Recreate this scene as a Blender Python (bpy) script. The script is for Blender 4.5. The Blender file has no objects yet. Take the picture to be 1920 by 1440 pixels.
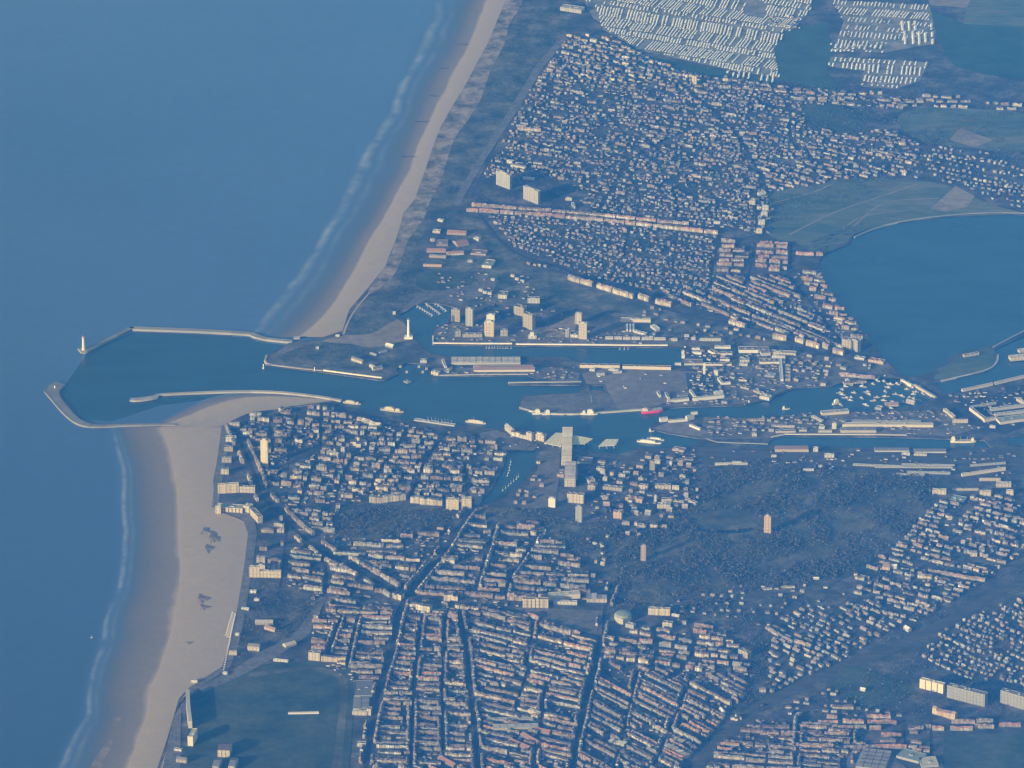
import bpy, math, random
import numpy as np
from mathutils import Vector
from mathutils.geometry import tessellate_polygon
random.seed(7); rng = np.random.default_rng(7)
sc = bpy.context.scene
col = sc.collection

# ------------------------------------------------------------------ camera, sky, sun, exposure
CAM_H = 10000.0; PITCH = math.radians(24.7); CAM_D = CAM_H/math.tan(PITCH); F = 12000.0
cam = bpy.data.cameras.new('camera'); cam_o = bpy.data.objects.new('camera', cam); col.objects.link(cam_o); sc.camera = cam_o
cam_o.location = (0, -CAM_D, CAM_H); cam_o.rotation_euler = (math.pi/2-PITCH, 0, 0)
cam.lens = F/1920*36; cam.clip_start = 10; cam.clip_end = 3e5
SUN = Vector((-.74, -.67, math.tan(math.radians(14)))).normalized()
w = bpy.data.worlds.new('World'); sc.world = w; w.use_nodes = True
sky = w.node_tree.nodes.new('ShaderNodeTexSky'); sky.sky_type = 'NISHITA'; sky.sun_disc = False
sky.sun_elevation = math.radians(14); sky.sun_rotation = math.radians(227.8)
w.node_tree.links.new(sky.outputs[0], w.node_tree.nodes['Background'].inputs[0])
w.node_tree.nodes['Background'].inputs[1].default_value = .12
sl = bpy.data.lights.new('sun', 'SUN'); sl.energy = 4.2; sl.angle = math.radians(.5); sl.color = (1, .985, 1)
so = bpy.data.objects.new('sun', sl); col.objects.link(so); so.rotation_euler = SUN.to_track_quat('Z', 'Y').to_euler()
sc.view_settings.view_transform = 'Standard'; sc.view_settings.look = 'None'; sc.view_settings.exposure = 0; sc.view_settings.gamma = 1
sc.cycles.filter_width = 1.35
sc.cycles.max_bounces = 4

# ------------------------------------------------------------------ from a place in the view to a place on the ground
LZ = 4.0                                   # height of the land above the sea
def G(px, py, z=LZ):
    a = (px-960)/F; b = -(py-720)/F
    d = (a, math.cos(PITCH)+b*math.sin(PITCH), -math.sin(PITCH)+b*math.cos(PITCH))
    t = (z-CAM_H)/d[2]
    return Vector((d[0]*t, -CAM_D+d[1]*t, z))
def PX(p):
    y = p[1]+CAM_D; z = p[2]-CAM_H
    dep = y*math.cos(PITCH)-z*math.sin(PITCH); up = y*math.sin(PITCH)+z*math.cos(PITCH)
    return 960+F*p[0]/dep, 720-F*up/dep

# ------------------------------------------------------------------ materials
def nodes(name):
    m = bpy.data.materials.new(name); m.use_nodes = True
    nt = m.node_tree; return m, nt, nt.nodes['Principled BSDF'], nt.nodes.new, nt.links.new
def setv(b, rough, spec=.3):
    b.inputs['Roughness'].default_value = rough; b.inputs['Specular IOR Level'].default_value = spec
def ramp(N, stops):
    r = N('ShaderNodeValToRGB'); e = r.color_ramp.elements
    while len(e) < len(stops): e.new(.5)
    for i, (p, c) in enumerate(stops): e[i].position = p; e[i].color = (*c, 1)
    return r
def noise(N, L, scale, detail=4, vec=None, rough=.55):
    n = N('ShaderNodeTexNoise'); n.inputs['Scale'].default_value = scale; n.inputs['Detail'].default_value = detail; n.inputs['Roughness'].default_value = rough
    if vec is not None: L(vec, n.inputs['Vector'])
    return n.outputs['Fac']
def math_(N, L, op, a, b=None):
    m = N('ShaderNodeMath'); m.operation = op
    for i, v in enumerate((a, b)):
        if v is None: continue
        if isinstance(v, (int, float)): m.inputs[i].default_value = v
        else: L(v, m.inputs[i])
    return m.outputs[0]
def mix(N, L, fac, a, b, mode='MIX'):
    m = N('ShaderNodeMix'); m.data_type = 'RGBA'; m.blend_type = mode
    for s, v in ((m.inputs[0], fac), (m.inputs[6], a), (m.inputs[7], b)):
        if isinstance(v, (int, float)): s.default_value = v
        elif isinstance(v, tuple): s.default_value = (*v, 1)
        else: L(v, s)
    return m.outputs[2]

def mat_ground(name, a, b, c=None, scale=.004, fine=.03, rough=.9, lo=.35, hi=.65, streak=None):
    """two or three real ground colours in patches, with fine mottling"""
    m, nt, bs, N, L = nodes(name); tc = N('ShaderNodeTexCoord'); v = tc.outputs['Object']
    if streak:
        mp = N('ShaderNodeMapping'); L(v, mp.inputs[0]); mp.inputs['Rotation'].default_value = (0, 0, math.radians(streak[0])); mp.inputs['Scale'].default_value = (1, streak[1], 1); v = mp.outputs[0]
    st = [(lo, a), (hi, b)] if c is None else [(lo, a), ((lo+hi)/2, b), (hi, c)]
    r = ramp(N, st); L(noise(N, L, scale, 6, v, .62), r.inputs[0])
    f = noise(N, L, fine, 3, v); f2 = math_(N, L, 'MULTIPLY_ADD', f, 1.1); f2.node.inputs[2].default_value = .45
    o = mix(N, L, 1.0, r.outputs[0], f2, 'MULTIPLY')
    L(o, bs.inputs['Base Color']); setv(bs, rough, .2); return m

SEA_C = (.088, .162, .35)
def sea_nodes(N, L, vec):
    n = noise(N, L, .0006, 5, vec); r = ramp(N, [(.3, (SEA_C[0]*.85, SEA_C[1]*.9, SEA_C[2]*.92)), (.7, (SEA_C[0]*1.12, SEA_C[1]*1.08, SEA_C[2]*1.06))]); L(n, r.inputs[0])
    n2 = noise(N, L, .02, 4, vec); k = math_(N, L, 'MULTIPLY_ADD', n2, .3); k.node.inputs[2].default_value = .85
    c = mix(N, L, 1.0, r.outputs[0], k, 'MULTIPLY')
    # sea colour scaled paler far out and darker towards the lower beach
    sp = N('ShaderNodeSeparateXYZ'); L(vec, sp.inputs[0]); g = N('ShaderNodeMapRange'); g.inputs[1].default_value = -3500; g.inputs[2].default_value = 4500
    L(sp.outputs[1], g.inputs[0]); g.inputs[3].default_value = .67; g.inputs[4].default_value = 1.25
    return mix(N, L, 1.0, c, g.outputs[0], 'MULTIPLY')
def mat_sea():
    m, nt, bs, N, L = nodes('sea_water'); tc = N('ShaderNodeTexCoord')
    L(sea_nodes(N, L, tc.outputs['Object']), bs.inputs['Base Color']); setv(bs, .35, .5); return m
def mat_calm(name, c):
    m, nt, bs, N, L = nodes(name); tc = N('ShaderNodeTexCoord')
    mp = N('ShaderNodeMapping'); L(tc.outputs['Object'], mp.inputs[0]); mp.inputs['Rotation'].default_value = (0, 0, .9); mp.inputs['Scale'].default_value = (1, 3.5, 1)
    r = ramp(N, [(.32, tuple(x*.72 for x in c)), (.68, tuple(x*1.3 for x in c))]); L(noise(N, L, .0016, 7, mp.outputs[0], .6), r.inputs[0])
    L(r.outputs[0], bs.inputs['Base Color']); setv(bs, .25, .5); return m
def mat_beach():
    """attribute 'wet': 0 open sea, 1 surf line, 2 water's edge, 3 dry line, 4 back of beach"""
    m, nt, bs, N, L = nodes('beach_sand'); tc = N('ShaderNodeTexCoord'); v = tc.outputs['Object']
    at = N('ShaderNodeAttribute'); at.attribute_name = 'wet'; f = at.outputs['Fac']
    jit = math_(N, L, 'SUBTRACT', noise(N, L, .0035, 7, v, .6), .5)
    fj = math_(N, L, 'MULTIPLY_ADD', jit, .55); L(f, fj.node.inputs[2])
    fs = math_(N, L, 'DIVIDE', fj, 4.0)
    r = ramp(N, [(.12, SEA_C), (.3, (.105, .175, .34)), (.43, (.12, .165, .25)), (.5, (.165, .165, .18)), (.58, (.235, .2, .17)), (.72, (.3, .25, .2)), (.765, (.58, .455, .31)), (.82, (.56, .45, .315)), (.97, (.49, .4, .3))])
    L(fs, r.inputs[0])
    rs = N('ShaderNodeMapRange'); rs.interpolation_type = 'SMOOTHSTEP'; rs.inputs[1].default_value = .1; rs.inputs[2].default_value = 1.1; L(fj, rs.inputs[0])
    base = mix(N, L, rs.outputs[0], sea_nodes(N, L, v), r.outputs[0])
    # broken lines of foam where the swell topples
    wob = math_(N, L, 'MULTIPLY_ADD', math_(N, L, 'SUBTRACT', noise(N, L, .0017, 5, v), .5), 1.1); L(f, wob.node.inputs[2])
    d1 = math_(N, L, 'SUBTRACT', 1.0, math_(N, L, 'MULTIPLY', math_(N, L, 'ABSOLUTE', math_(N, L, 'SUBTRACT', wob, 1.0)), 4.2))
    d2 = math_(N, L, 'SUBTRACT', .75, math_(N, L, 'MULTIPLY', math_(N, L, 'ABSOLUTE', math_(N, L, 'SUBTRACT', wob, 1.45)), 5.0))
    dd = math_(N, L, 'MAXIMUM', math_(N, L, 'MAXIMUM', d1, math_(N, L, 'MULTIPLY', d2, .4)), 0.0)
    fo = noise(N, L, .006, 8, v, .72)
    kk = math_(N, L, 'MULTIPLY', dd, math_(N, L, 'MULTIPLY', math_(N, L, 'MAXIMUM', math_(N, L, 'SUBTRACT', fo, .38), 0.0), 3.6))
    k = N('ShaderNodeClamp'); L(kk, k.inputs[0])
    c = mix(N, L, math_(N, L, 'MULTIPLY', k.outputs[0], .85), base, (.5, .54, .56))
    g = noise(N, L, .03, 5, v, .7); g2 = math_(N, L, 'MULTIPLY_ADD', g, .4); g2.node.inputs[2].default_value = .8
    dry = N('ShaderNodeMapRange'); dry.inputs[1].default_value = 1.2; dry.inputs[2].default_value = 2.6; L(fj, dry.inputs[0])
    L(mix(N, L, dry.outputs[0], c, mix(N, L, 1.0, c, g2, 'MULTIPLY')), bs.inputs['Base Color'])
    setv(bs, .7, .5); rr = N('ShaderNodeMapRange'); rr.inputs[1].default_value = .6; rr.inputs[2].default_value = 2.4; rr.inputs[3].default_value = .35; rr.inputs[4].default_value = .8; L(fj, rr.inputs[0]); L(rr.outputs[0], bs.inputs['Roughness']); return m
def mat_col(name, windows=False, mott=.5, scale=.15, rough=.8, trans=0):
    """colour of each piece from its own attribute; walls get a grid of dark window panes"""
    m, nt, bs, N, L = nodes(name); at = N('ShaderNodeAttribute'); at.attribute_name = 'col'
    c = at.outputs['Color']; tc = N('ShaderNodeTexCoord')
    if windows:
        uv = N('ShaderNodeUVMap'); uv.uv_map = 'UVMap'; sp = N('ShaderNodeSeparateXYZ'); L(uv.outputs[0], sp.inputs[0])
        def band(src, per, lo, hi):
            fr = math_(N, L, 'FRACT', math_(N, L, 'DIVIDE', src, per))
            return math_(N, L, 'MULTIPLY', math_(N, L, 'GREATER_THAN', fr, lo), math_(N, L, 'LESS_THAN', fr, hi))
        k = math_(N, L, 'MULTIPLY', band(sp.outputs[0], 3.3, .28, .72), band(sp.outputs[1], 3.0, .32, .78))
        c = mix(N, L, math_(N, L, 'MULTIPLY', k, .85), c, (.05, .06, .07))
        bay = math_(N, L, 'MULTIPLY', band(sp.outputs[0], 12.5, .12, .46), .42); flo = math_(N, L, 'MULTIPLY', band(sp.outputs[1], 12.0, .0, .3), .28)  # shade of recessed bays and floors put into the wall colour as bands
        c = mix(N, L, math_(N, L, 'MAXIMUM', bay, flo), c, (.1, .1, .11))
    g = noise(N, L, scale, 3, tc.outputs['Object']); g2 = math_(N, L, 'MULTIPLY_ADD', g, mott); g2.node.inputs[2].default_value = 1-mott/2
    cc = mix(N, L, 1.0, c, g2, 'MULTIPLY'); L(cc, bs.inputs['Base Color']); setv(bs, rough, .25)
    if trans:
        tr = N('ShaderNodeBsdfTranslucent'); L(cc, tr.inputs[0]); mx = N('ShaderNodeMixShader'); mx.inputs[0].default_value = trans
        L(bs.outputs[0], mx.inputs[1]); L(tr.outputs[0], mx.inputs[2]); L(mx.outputs[0], nt.nodes['Material Output'].inputs['Surface'])
    return m

M = {}
M['sea'] = mat_sea()
M['harbour'] = mat_calm('harbour_water', (.02, .062, .092))
M['park_pond'] = mat_calm('dark_pond', (.03, .04, .05)); M['park_pond'].node_tree.nodes['Principled BSDF'].inputs['Specular IOR Level'].default_value = .12; M['park_pond'].node_tree.nodes['Principled BSDF'].inputs['Roughness'].default_value = .8
M['lagoon'] = mat_calm('lagoon_water', (.02, .062, .1))
M['beach'] = mat_beach()
M['wall'] = mat_col('plaster_wall', True, .35, .12)
M['plain'] = mat_col('concrete_face', False, .3, .08)
M['roof'] = mat_col('roof_cover', False, .9, .16)
M['leaf'] = mat_col('winter_foliage', False, .5, .01, .95, .5)
M['town'] = mat_ground('town_ground', (.045, .055, .058), (.095, .096, .095), (.2, .185, .175), .009, .06, lo=.36, hi=.66)
M['grass'] = mat_ground('turf', (.038, .06, .045), (.07, .095, .065), (.105, .12, .085), .006, .03)
M['parkland'] = mat_ground('park_floor', (.06, .07, .055), (.125, .125, .1), (.2, .19, .15), .006, .03, lo=.38, hi=.64)
M['meadow'] = mat_ground('meadow_grass', (.085, .125, .085), (.13, .165, .115), (.2, .2, .15), .0022, .012, streak=(35, 3))
M['field'] = mat_ground('dark_crop', (.045, .09, .065), (.075, .12, .09), None, .0012, .01)
M['bare'] = mat_ground('bare_earth', (.25, .21, .165), (.33, .28, .215), None, .003, .03)
M['scrub'] = mat_ground('dune_scrub', (.045, .065, .055), (.13, .135, .115), (.28, .25, .2), .009, .05, lo=.36, hi=.7)
M['camp'] = mat_ground('camp_gravel', (.13, .135, .12), (.25, .25, .235), (.34, .33, .31), .012, .09)
M['dune'] = mat_ground('dune_sand_and_marram', (.07, .09, .06), (.25, .21, .16), (.42, .34, .26), .014, .06, lo=.34, hi=.6)
M['asphalt'] = mat_ground('asphalt', (.045, .05, .055), (.065, .068, .07), None, .01, .05)
M['rail'] = mat_ground('railway_ballast', (.07, .072, .072), (.12, .115, .11), None, .006, .05, streak=(0, 6))
M['yard'] = mat_ground('concrete_yard', (.18, .165, .16), (.26, .24, .23), None, .004, .03)
M['yard_dark'] = mat_ground('panel_field', (.06, .075, .1), (.085, .1, .125), None, .01, .08)
M['apron'] = mat_ground('quay_apron', (.12, .12, .12), (.22, .205, .19), None, .012, .06)
M['promenade'] = mat_ground('promenade_paving', (.15, .15, .155), (.22, .21, .2), None, .02, .08)
M['stone'] = mat_ground('breakwater_stone', (.26, .25, .235), (.42, .4, .37), None, .03, .2)

# ------------------------------------------------------------------ mesh builder
class MB:
    def __init__(s): s.v = []; s.f = []; s.c = []; s.uv = []; s.m = []
    def face(s, pts, c=(.5, .5, .5), uv=None, m=0):
        i = len(s.v); s.v.extend([tuple(p) for p in pts]); s.f.append(tuple(range(i, i+len(pts)))); s.c.append(c); s.m.append(m)
        s.uv.append(uv if uv else [(0, 0)]*len(pts))
    def box(s, x0, y0, z0, x1, y1, z1, c):
        a = [Vector((x, y, z)) for z in (z0, z1) for y in (y0, y1) for x in (x0, x1)]
        for q in ((0, 1, 5, 4), (1, 3, 7, 5), (3, 2, 6, 7), (2, 0, 4, 6), (4, 5, 7, 6)): s.face([a[i] for i in q], c)
    def prism(s, pts, z0, z1, c, cap=True, top=None):
        n = len(pts)
        for i in range(n):
            a, b = pts[i], pts[(i+1) % n]; l = math.dist(a, b)
            s.face([(*a, z0), (*b, z0), (*b, z1), (*a, z1)], c, [(0, 0), (l, 0), (l, z1-z0), (0, z1-z0)])
        if cap:
            for t in tessellate_polygon([[Vector((*p, 0)) for p in pts]]):
                p = [(*pts[i], z1) for i in t]
                nz = (p[1][0]-p[0][0])*(p[2][1]-p[0][1])-(p[1][1]-p[0][1])*(p[2][0]-p[0][0])
                s.face(p if nz > 0 else p[::-1], top or c)
    def tube(s, cx, cy, prof, c, n=12):
        for (r0, z0), (r1, z1) in zip(prof, prof[1:]):
            for i in range(n):
                a, b = 2*math.pi*i/n, 2*math.pi*(i+1)/n
                s.face([(cx+r0*math.cos(a), cy+r0*math.sin(a), z0), (cx+r0*math.cos(b), cy+r0*math.sin(b), z0), (cx+r1*math.cos(b), cy+r1*math.sin(b), z1), (cx+r1*math.cos(a), cy+r1*math.sin(a), z1)], c)
    def build(s, name, mats, parent=None, loc=(0, 0, 0)):
        me = bpy.data.meshes.new(name); me.from_pydata(s.v, [], s.f)
        if not isinstance(mats, (list, tuple)): mats = [mats]
        for m in mats: me.materials.append(M[m])
        if len(mats) > 1: me.polygons.foreach_set('material_index', s.m)
        ln = [len(f) for f in s.f]
        ca = me.attributes.new('col', 'FLOAT_COLOR', 'CORNER')
        arr = np.repeat(np.array([(*c, 1) for c in s.c], dtype=np.float32), ln, axis=0); ca.data.foreach_set('color', arr.ravel())
        uv = me.uv_layers.new(name='UVMap'); uv.data.foreach_set('uv', np.array([u for q in s.uv for u in q], dtype=np.float32).ravel())
        o = bpy.data.objects.new(name, me); col.objects.link(o); o.location = loc
        if parent: o.parent = parent
        return o
def tag(o, label=None, cat=None, group=None, kind=None):
    if label: o['label'] = label
    if cat: o['category'] = cat
    if group: o['group'] = group
    if kind: o['kind'] = kind
    return o
def empty(name, loc, rz=0):
    o = bpy.data.objects.new(name, None); col.objects.link(o); o.location = loc; o.rotation_euler = (0, 0, rz); o.empty_display_size = 5; return o

# ------------------------------------------------------------------ the setting: sea, land, docks, beaches, sheets of ground
def sheet(name, rings, mat, z, skirt=None, kind='structure'):
    """rings: outer then holes, in view coordinates; skirt: bottom height of side walls"""
    mb = MB(); R = [[G(x, y, z) for x, y in r] for r in rings]; flat = [p for r in R for p in r]
    for t in tessellate_polygon(R):
        p = [flat[i] for i in t]; nz = (p[1]-p[0]).cross(p[2]-p[0]).z
        if abs(nz) < 1e-6: continue
        mb.face(p if nz > 0 else p[::-1])
    if skirt is not None:
        for r in R:
            for i in range(len(r)):
                a, b = r[i], r[(i+1) % len(r)]; mb.face([(a.x, a.y, skirt), (b.x, b.y, skirt), tuple(b), tuple(a)])
    return tag(mb.build(name, mat), kind=kind)
def smooth(pts, n=4, closed=False):
    out = []; P = pts; k = len(P)
    for i in range(k if closed else k-1):
        g = (lambda j: P[j % k]) if closed else (lambda j: P[max(0, min(k-1, j))])
        p0, p1, p2, p3 = g(i-1), g(i), g(i+1), g(i+2)
        for s in range(n):
            t = s/n
            out.append(tuple(.5*(2*p1[d]+(p2[d]-p0[d])*t+(2*p0[d]-5*p1[d]+4*p2[d]-p3[d])*t*t+(3*p1[d]-p0[d]-3*p2[d]+p3[d])*t**3) for d in range(len(p1))))
    if not closed: out.append(tuple(P[-1]))
    return out

mb = MB(); mb.face([(-59800, -59800, 0), (59800, -59800, 0), (59800, 59800, 0), (-59800, 59800, 0)])
tag(mb.build('sea', 'sea'), kind='structure')

COAST = [(1120, -400), (1040, -150), (948, 0), (915, 80), (872, 160), (825, 240), (797, 320), (778, 373), (757, 400), (742, 450), (722, 500), (690, 540), (655, 580), (642, 620), (600, 634), (548, 642), (520, 655),
         (503, 667), (499, 684), (540, 690), (605, 698), (712, 713), (722, 713), (748, 701), (742, 692), (764, 680), (792, 682), (800, 690), (810, 705), (990, 704), (1010, 711), (956, 717), (953, 721),
         (1086, 722), (1086, 736), (985, 741), (974, 750), (973, 766), (1010, 774), (1060, 777), (1110, 775), (1160, 771), (1210, 768), (1270, 764), (1320, 762), (1400, 760), (1440, 748), (1462, 740),
         (1480, 731), (1500, 727), (1560, 724), (1590, 712), (1640, 702), (1690, 708), (1735, 728), (1748, 745), (1735, 757), (1690, 765), (1640, 769), (1560, 772), (1500, 775), (1440, 782), (1398, 785),
         (1350, 783), (1312, 778), (1240, 786), (1215, 802), (1250, 812), (1312, 822), (1300, 836), (1250, 843), (1195, 840), (1160, 852), (1110, 846), (1098, 838), (1030, 818), (1000, 811), (950, 800),
         (930, 804), (870, 797), (800, 791), (750, 786), (700, 774), (660, 766), (622, 752), (580, 757), (500, 768), (440, 785), (416, 800), (410, 850), (400, 900), (396, 950), (456, 975), (465, 1000),
         (458, 1060), (450, 1110), (443, 1150), (433, 1200), (416, 1250), (356, 1288), (335, 1310), (325, 1345), (315, 1380), (295, 1440), (200, 1750)]
DOCK1 = [(748, 586), (775, 574), (800, 567), (830, 570), (852, 577), (838, 604), (814, 613), (812, 647), (1000, 649), (1276, 652), (1280, 684), (1088, 681), (1062, 669), (840, 668), (806, 662), (790, 650), (775, 632)]
DOCK2 = [(1445, 824), (1470, 818), (1640, 819), (1780, 823), (1846, 826), (1858, 839), (1640, 841), (1560, 838), (1440, 834)]
BASIN = [(952, 845), (1008, 843), (1003, 868), (985, 900), (950, 925), (915, 945), (899, 945), (922, 918), (943, 880)]
LAGOON = smooth([(1540, 482), (1562, 470), (1592, 455), (1602, 440), (1650, 424), (1740, 410), (1850, 402), (1920, 403), (2060, 420), (2110, 500), (2060, 570), (1925, 619), (1850, 650), (1790, 664), (1765, 688), (1712, 706), (1682, 697), (1632, 642), (1590, 592), (1552, 542), (1536, 508)], 4, True)
CANAL = [(1752, 717), (1845, 698), (1866, 684), (1872, 668), (1864, 655), (1925, 628), (2060, 590), (2060, 690), (1925, 707), (1880, 716), (1806, 735), (1768, 738)]
DOCK3 = [(1886, 820), (2060, 800), (2060, 826), (1892, 833)]
POND = [(1106, 723), (1132, 722), (1134, 732), (1104, 732)]
HOLES = [DOCK1, DOCK2, BASIN, LAGOON, CANAL, DOCK3, POND]
LANDP = COAST+[(2700, 1750), (2700, -400)]
sheet('ground', [LANDP]+HOLES, 'town', LZ, -1)
for nm, r, mt in (('dock_water', DOCK1, 'harbour'), ('dock_water', DOCK2, 'harbour'), ('yacht_basin_water', BASIN, 'harbour'), ('lagoon_water', LAGOON, 'lagoon'), ('canal_water', CANAL, 'lagoon'), ('dock_water', DOCK3, 'harbour'), ('pond_water', POND, 'harbour')):
    cx = sum(p[0] for p in r)/len(r); cy = sum(p[1] for p in r)/len(r)
    sheet(nm, [[(cx+(x-cx)*1.01+(1 if x > cx else -1), cy+(y-cy)*1.01+(1 if y > cy else -1)) for x, y in r]], mt, .6)
sheet('harbour_water', [[(480, 640), (560, 650), (800, 680), (1100, 690), (1500, 700), (1800, 690), (1800, 790), (1400, 830), (1300, 860), (1000, 860), (700, 800), (600, 770), (560, 752), (500, 745), (400, 748), (300, 760), (210, 790), (150, 785), (110, 740), (165, 660), (250, 622), (470, 630)]], 'harbour', .25)

def strip(name, rows, ws, zs):
    """rows of view points across a beach; ws their wetness values, zs their heights"""
    rows = smooth([tuple(c for p in r for c in p) for r in rows], 5); k = len(ws)
    me = bpy.data.meshes.new(name); V = []; W = []; Fc = []
    for r in rows:
        for j in range(k): V.append(tuple(G(r[2*j], r[2*j+1], zs[j]))); W.append(ws[j])
    for i in range(len(rows)-1):
        for j in range(k-1):
            a = i*k+j; q = (a, a+1, a+k+1, a+k); p = [Vector(V[x]) for x in q]
            Fc.append(q if (p[1]-p[0]).cross(p[2]-p[0]).z > 0 else q[::-1])
    me.from_pydata(V, [], Fc); at = me.attributes.new('wet', 'FLOAT', 'POINT'); at.data.foreach_set('value', W)
    me.materials.append(M['beach']); o = bpy.data.objects.new(name, me); col.objects.link(o); return tag(o, kind='structure')
def hrow(y, *xs, dy=0): return [(x, y) for x in xs]
WS = [0, 1, 2, 3, 3.2, 4]; ZS = [.32, .4, .6, 1.5, 2.0, LZ+.15]
strip('beach', [hrow(y, s-45, s, wt, dr, dr+6, bk) for y, s, wt, dr, bk in
    [(-120, 885, 930, 960, 1020), (0, 836, 886, 912, 955), (50, 812, 864, 893, 940), (80, 797, 851, 881, 928), (120, 778, 828, 858, 902), (160, 760, 807, 839, 884), (240, 716, 775, 799, 840), (320, 674, 745, 766, 808), (373, 650, 716, 738, 790),
     (410, 634, 695, 718, 772), (450, 608, 668, 693, 752), (500, 575, 640, 668, 733), (540, 542, 612, 643, 702), (580, 512, 582, 618, 668), (610, 492, 556, 590, 652), (632, 480, 525, 562, 645)]], WS, ZS)
strip('beach', [hrow(y, s-26, s, wt, dr, dr+6, bk) for y, s, wt, dr, bk in
    [(801, 212, 234, 300, 420), (850, 222, 248, 318, 416), (900, 230, 258, 328, 407), (950, 234, 264, 332, 402), (978, 235, 266, 333, 458), (1000, 235, 266, 333, 470), (1060, 231, 262, 336, 464), (1110, 224, 256, 334, 457),
     (1150, 208, 244, 326, 450), (1200, 195, 232, 315, 440), (1250, 180, 216, 298, 423), (1290, 172, 205, 282, 366), (1310, 168, 200, 277, 346), (1345, 164, 205, 272, 335), (1380, 142, 192, 258, 325), (1440, 115, 175, 238, 305), (1560, 60, 130, 190, 260)]], WS, ZS)
strip('sheltered_beach', [[(x, a-5), (x, a-2), (x, a), (x, b), (x, c)] for x, a, b, c in
    [(302, 794, 797, 801), (330, 779, 788, 801), (355, 766, 778, 801), (385, 753, 765, 801), (418, 745, 754, 799), (432, 743, 750, 790), (470, 740, 745, 774), (520, 740, 743, 767), (580, 744, 747, 760), (622, 749, 750, 753)]], [0, 1.6, 2.2, 3, 4], [.32, .4, .6, 1.6, LZ+.15])
# sand bars uncovered low on the beach
for P in ([(205, 1352), (238, 1340), (272, 1335), (270, 1344), (240, 1352), (215, 1360)], [(170, 1440), (190, 1405), (215, 1380), (225, 1372), (218, 1390), (198, 1418), (188, 1445)]):
    sheet('sand_bar', [smooth(P, 4, True)], 'bare', .9)

z_next = [LZ+.2]
def patch(name, pts, mat, sm=0):
    z_next[0] += .025
    return sheet(name, [smooth(pts, sm, True) if sm else pts], mat, z_next[0])
patch('dunes', [(955, 0), (975, -20), (978, 10), (955, 45), (945, 85), (920, 130), (900, 190), (870, 235), (852, 260), (838, 300), (825, 345), (805, 380), (795, 410), (765, 450), (752, 490), (735, 520), (708, 548), (690, 545), (722, 500), (742, 452), (757, 402), (778, 373), (797, 320), (825, 240), (872, 160), (915, 80), (948, 0)], 'dune', 2)
patch('dune_scrub', [(978, 10), (1060, -20), (1062, 60), (1010, 130), (960, 215), (900, 300), (850, 380), (800, 410), (795, 440), (760, 520), (720, 570), (745, 590), (700, 625), (655, 618), (668, 580), (735, 520), (752, 490), (765, 450), (795, 410), (805, 380), (825, 345), (838, 300), (852, 260), (870, 235), (900, 190), (920, 130), (945, 85)], 'scrub', 2)
patch('head_scrub', [(560, 640), (640, 628), (660, 640), (690, 650), (740, 640), (770, 628), (778, 640), (750, 665), (760, 678), (730, 700), (700, 705), (600, 690), (520, 680), (515, 668), (540, 655)], 'scrub', 2)
patch('sand_flat', [(650, 628), (700, 625), (745, 598), (772, 626), (770, 636), (700, 652), (660, 645), (600, 640)], 'bare', 2)
patch('waste_ground', [(800, 505), (830, 450), (885, 405), (930, 450), (1000, 500), (1060, 515), (1250, 582), (1170, 602), (1080, 572), (960, 600), (850, 572), (790, 545)], 'scrub', 2)
patch('waste_ground', [(1100, 582), (1250, 590), (1450, 638), (1600, 690), (1720, 724), (1640, 703), (1480, 658), (1360, 648), (1200, 622)], 'scrub', 2)
patch('fort_green', [(790, 512), (830, 508), (880, 512), (890, 525), (870, 540), (810, 545), (780, 535)], 'grass', 3)
patch('sand_track', [(748, 586), (775, 560), (830, 545), (900, 530), (890, 520), (930, 510), (925, 545), (850, 570), (800, 562), (760, 585)], 'apron', 2)
patch('quay_apron', [(500, 676), (545, 640), (600, 640), (560, 652), (520, 668), (540, 684), (640, 692), (715, 700), (735, 700), (716, 711), (605, 696), (502, 684)], 'apron')
patch('quay_apron', [(814, 614), (850, 605), (1050, 615), (1200, 625), (1360, 632), (1360, 648), (1276, 650), (1000, 647), (813, 645)], 'apron')
patch('sandy_lot', [(1002, 632), (1030, 612), (1084, 588), (1076, 632)], 'bare')
patch('container_yard', [(1090, 700), (1140, 690), (1300, 697), (1330, 700), (1352, 735), (1290, 738), (1240, 758), (1210, 767), (1160, 769), (1140, 735), (1135, 720), (1100, 720)], 'yard')
patch('panel_field', [(1285, 699), (1330, 701), (1350, 730), (1338, 736), (1290, 733)], 'yard_dark')
patch('green_pier', [(986, 743), (1090, 737), (1140, 736), (1160, 768), (1110, 773), (1060, 775), (1010, 772), (976, 764), (977, 751)], 'apron', 0)
patch('quay_apron', [(812, 690), (1000, 688), (1060, 690), (1088, 700), (1084, 716), (1015, 710), (990, 703), (812, 704)], 'apron')
patch('industrial_ground', [(1290, 690), (1480, 655), (1580, 672), (1700, 712), (1640, 705), (1560, 722), (1480, 728), (1440, 745), (1400, 758), (1320, 760), (1240, 762), (1352, 735), (1335, 700)], 'apron')
patch('lagoon_meadow', [(1445, 365), (1500, 345), (1600, 335), (1700, 338), (1770, 345), (1860, 385), (1925, 400), (1850, 401), (1740, 409), (1650, 423), (1602, 438), (1590, 452), (1540, 480), (1520, 470), (1490, 455), (1440, 440)], 'meadow', 2)
patch('ploughed_field', [(1744, 392), (1792, 348), (1828, 368), (1812, 388), (1775, 397)], 'bare')
patch('peninsula_grass', [(1768, 690), (1800, 668), (1855, 653), (1866, 668), (1860, 684), (1840, 696), (1762, 712), (1752, 706)], 'meadow', 2)
patch('ploughed_field', [(1728, -40), (1840, -40), (1828, 15), (1744, 10)], 'bare')
patch('pasture', [(1812, 16), (1840, -40), (2400, -40), (2400, 70), (1925, 62), (1806, 44)], 'meadow')
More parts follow.
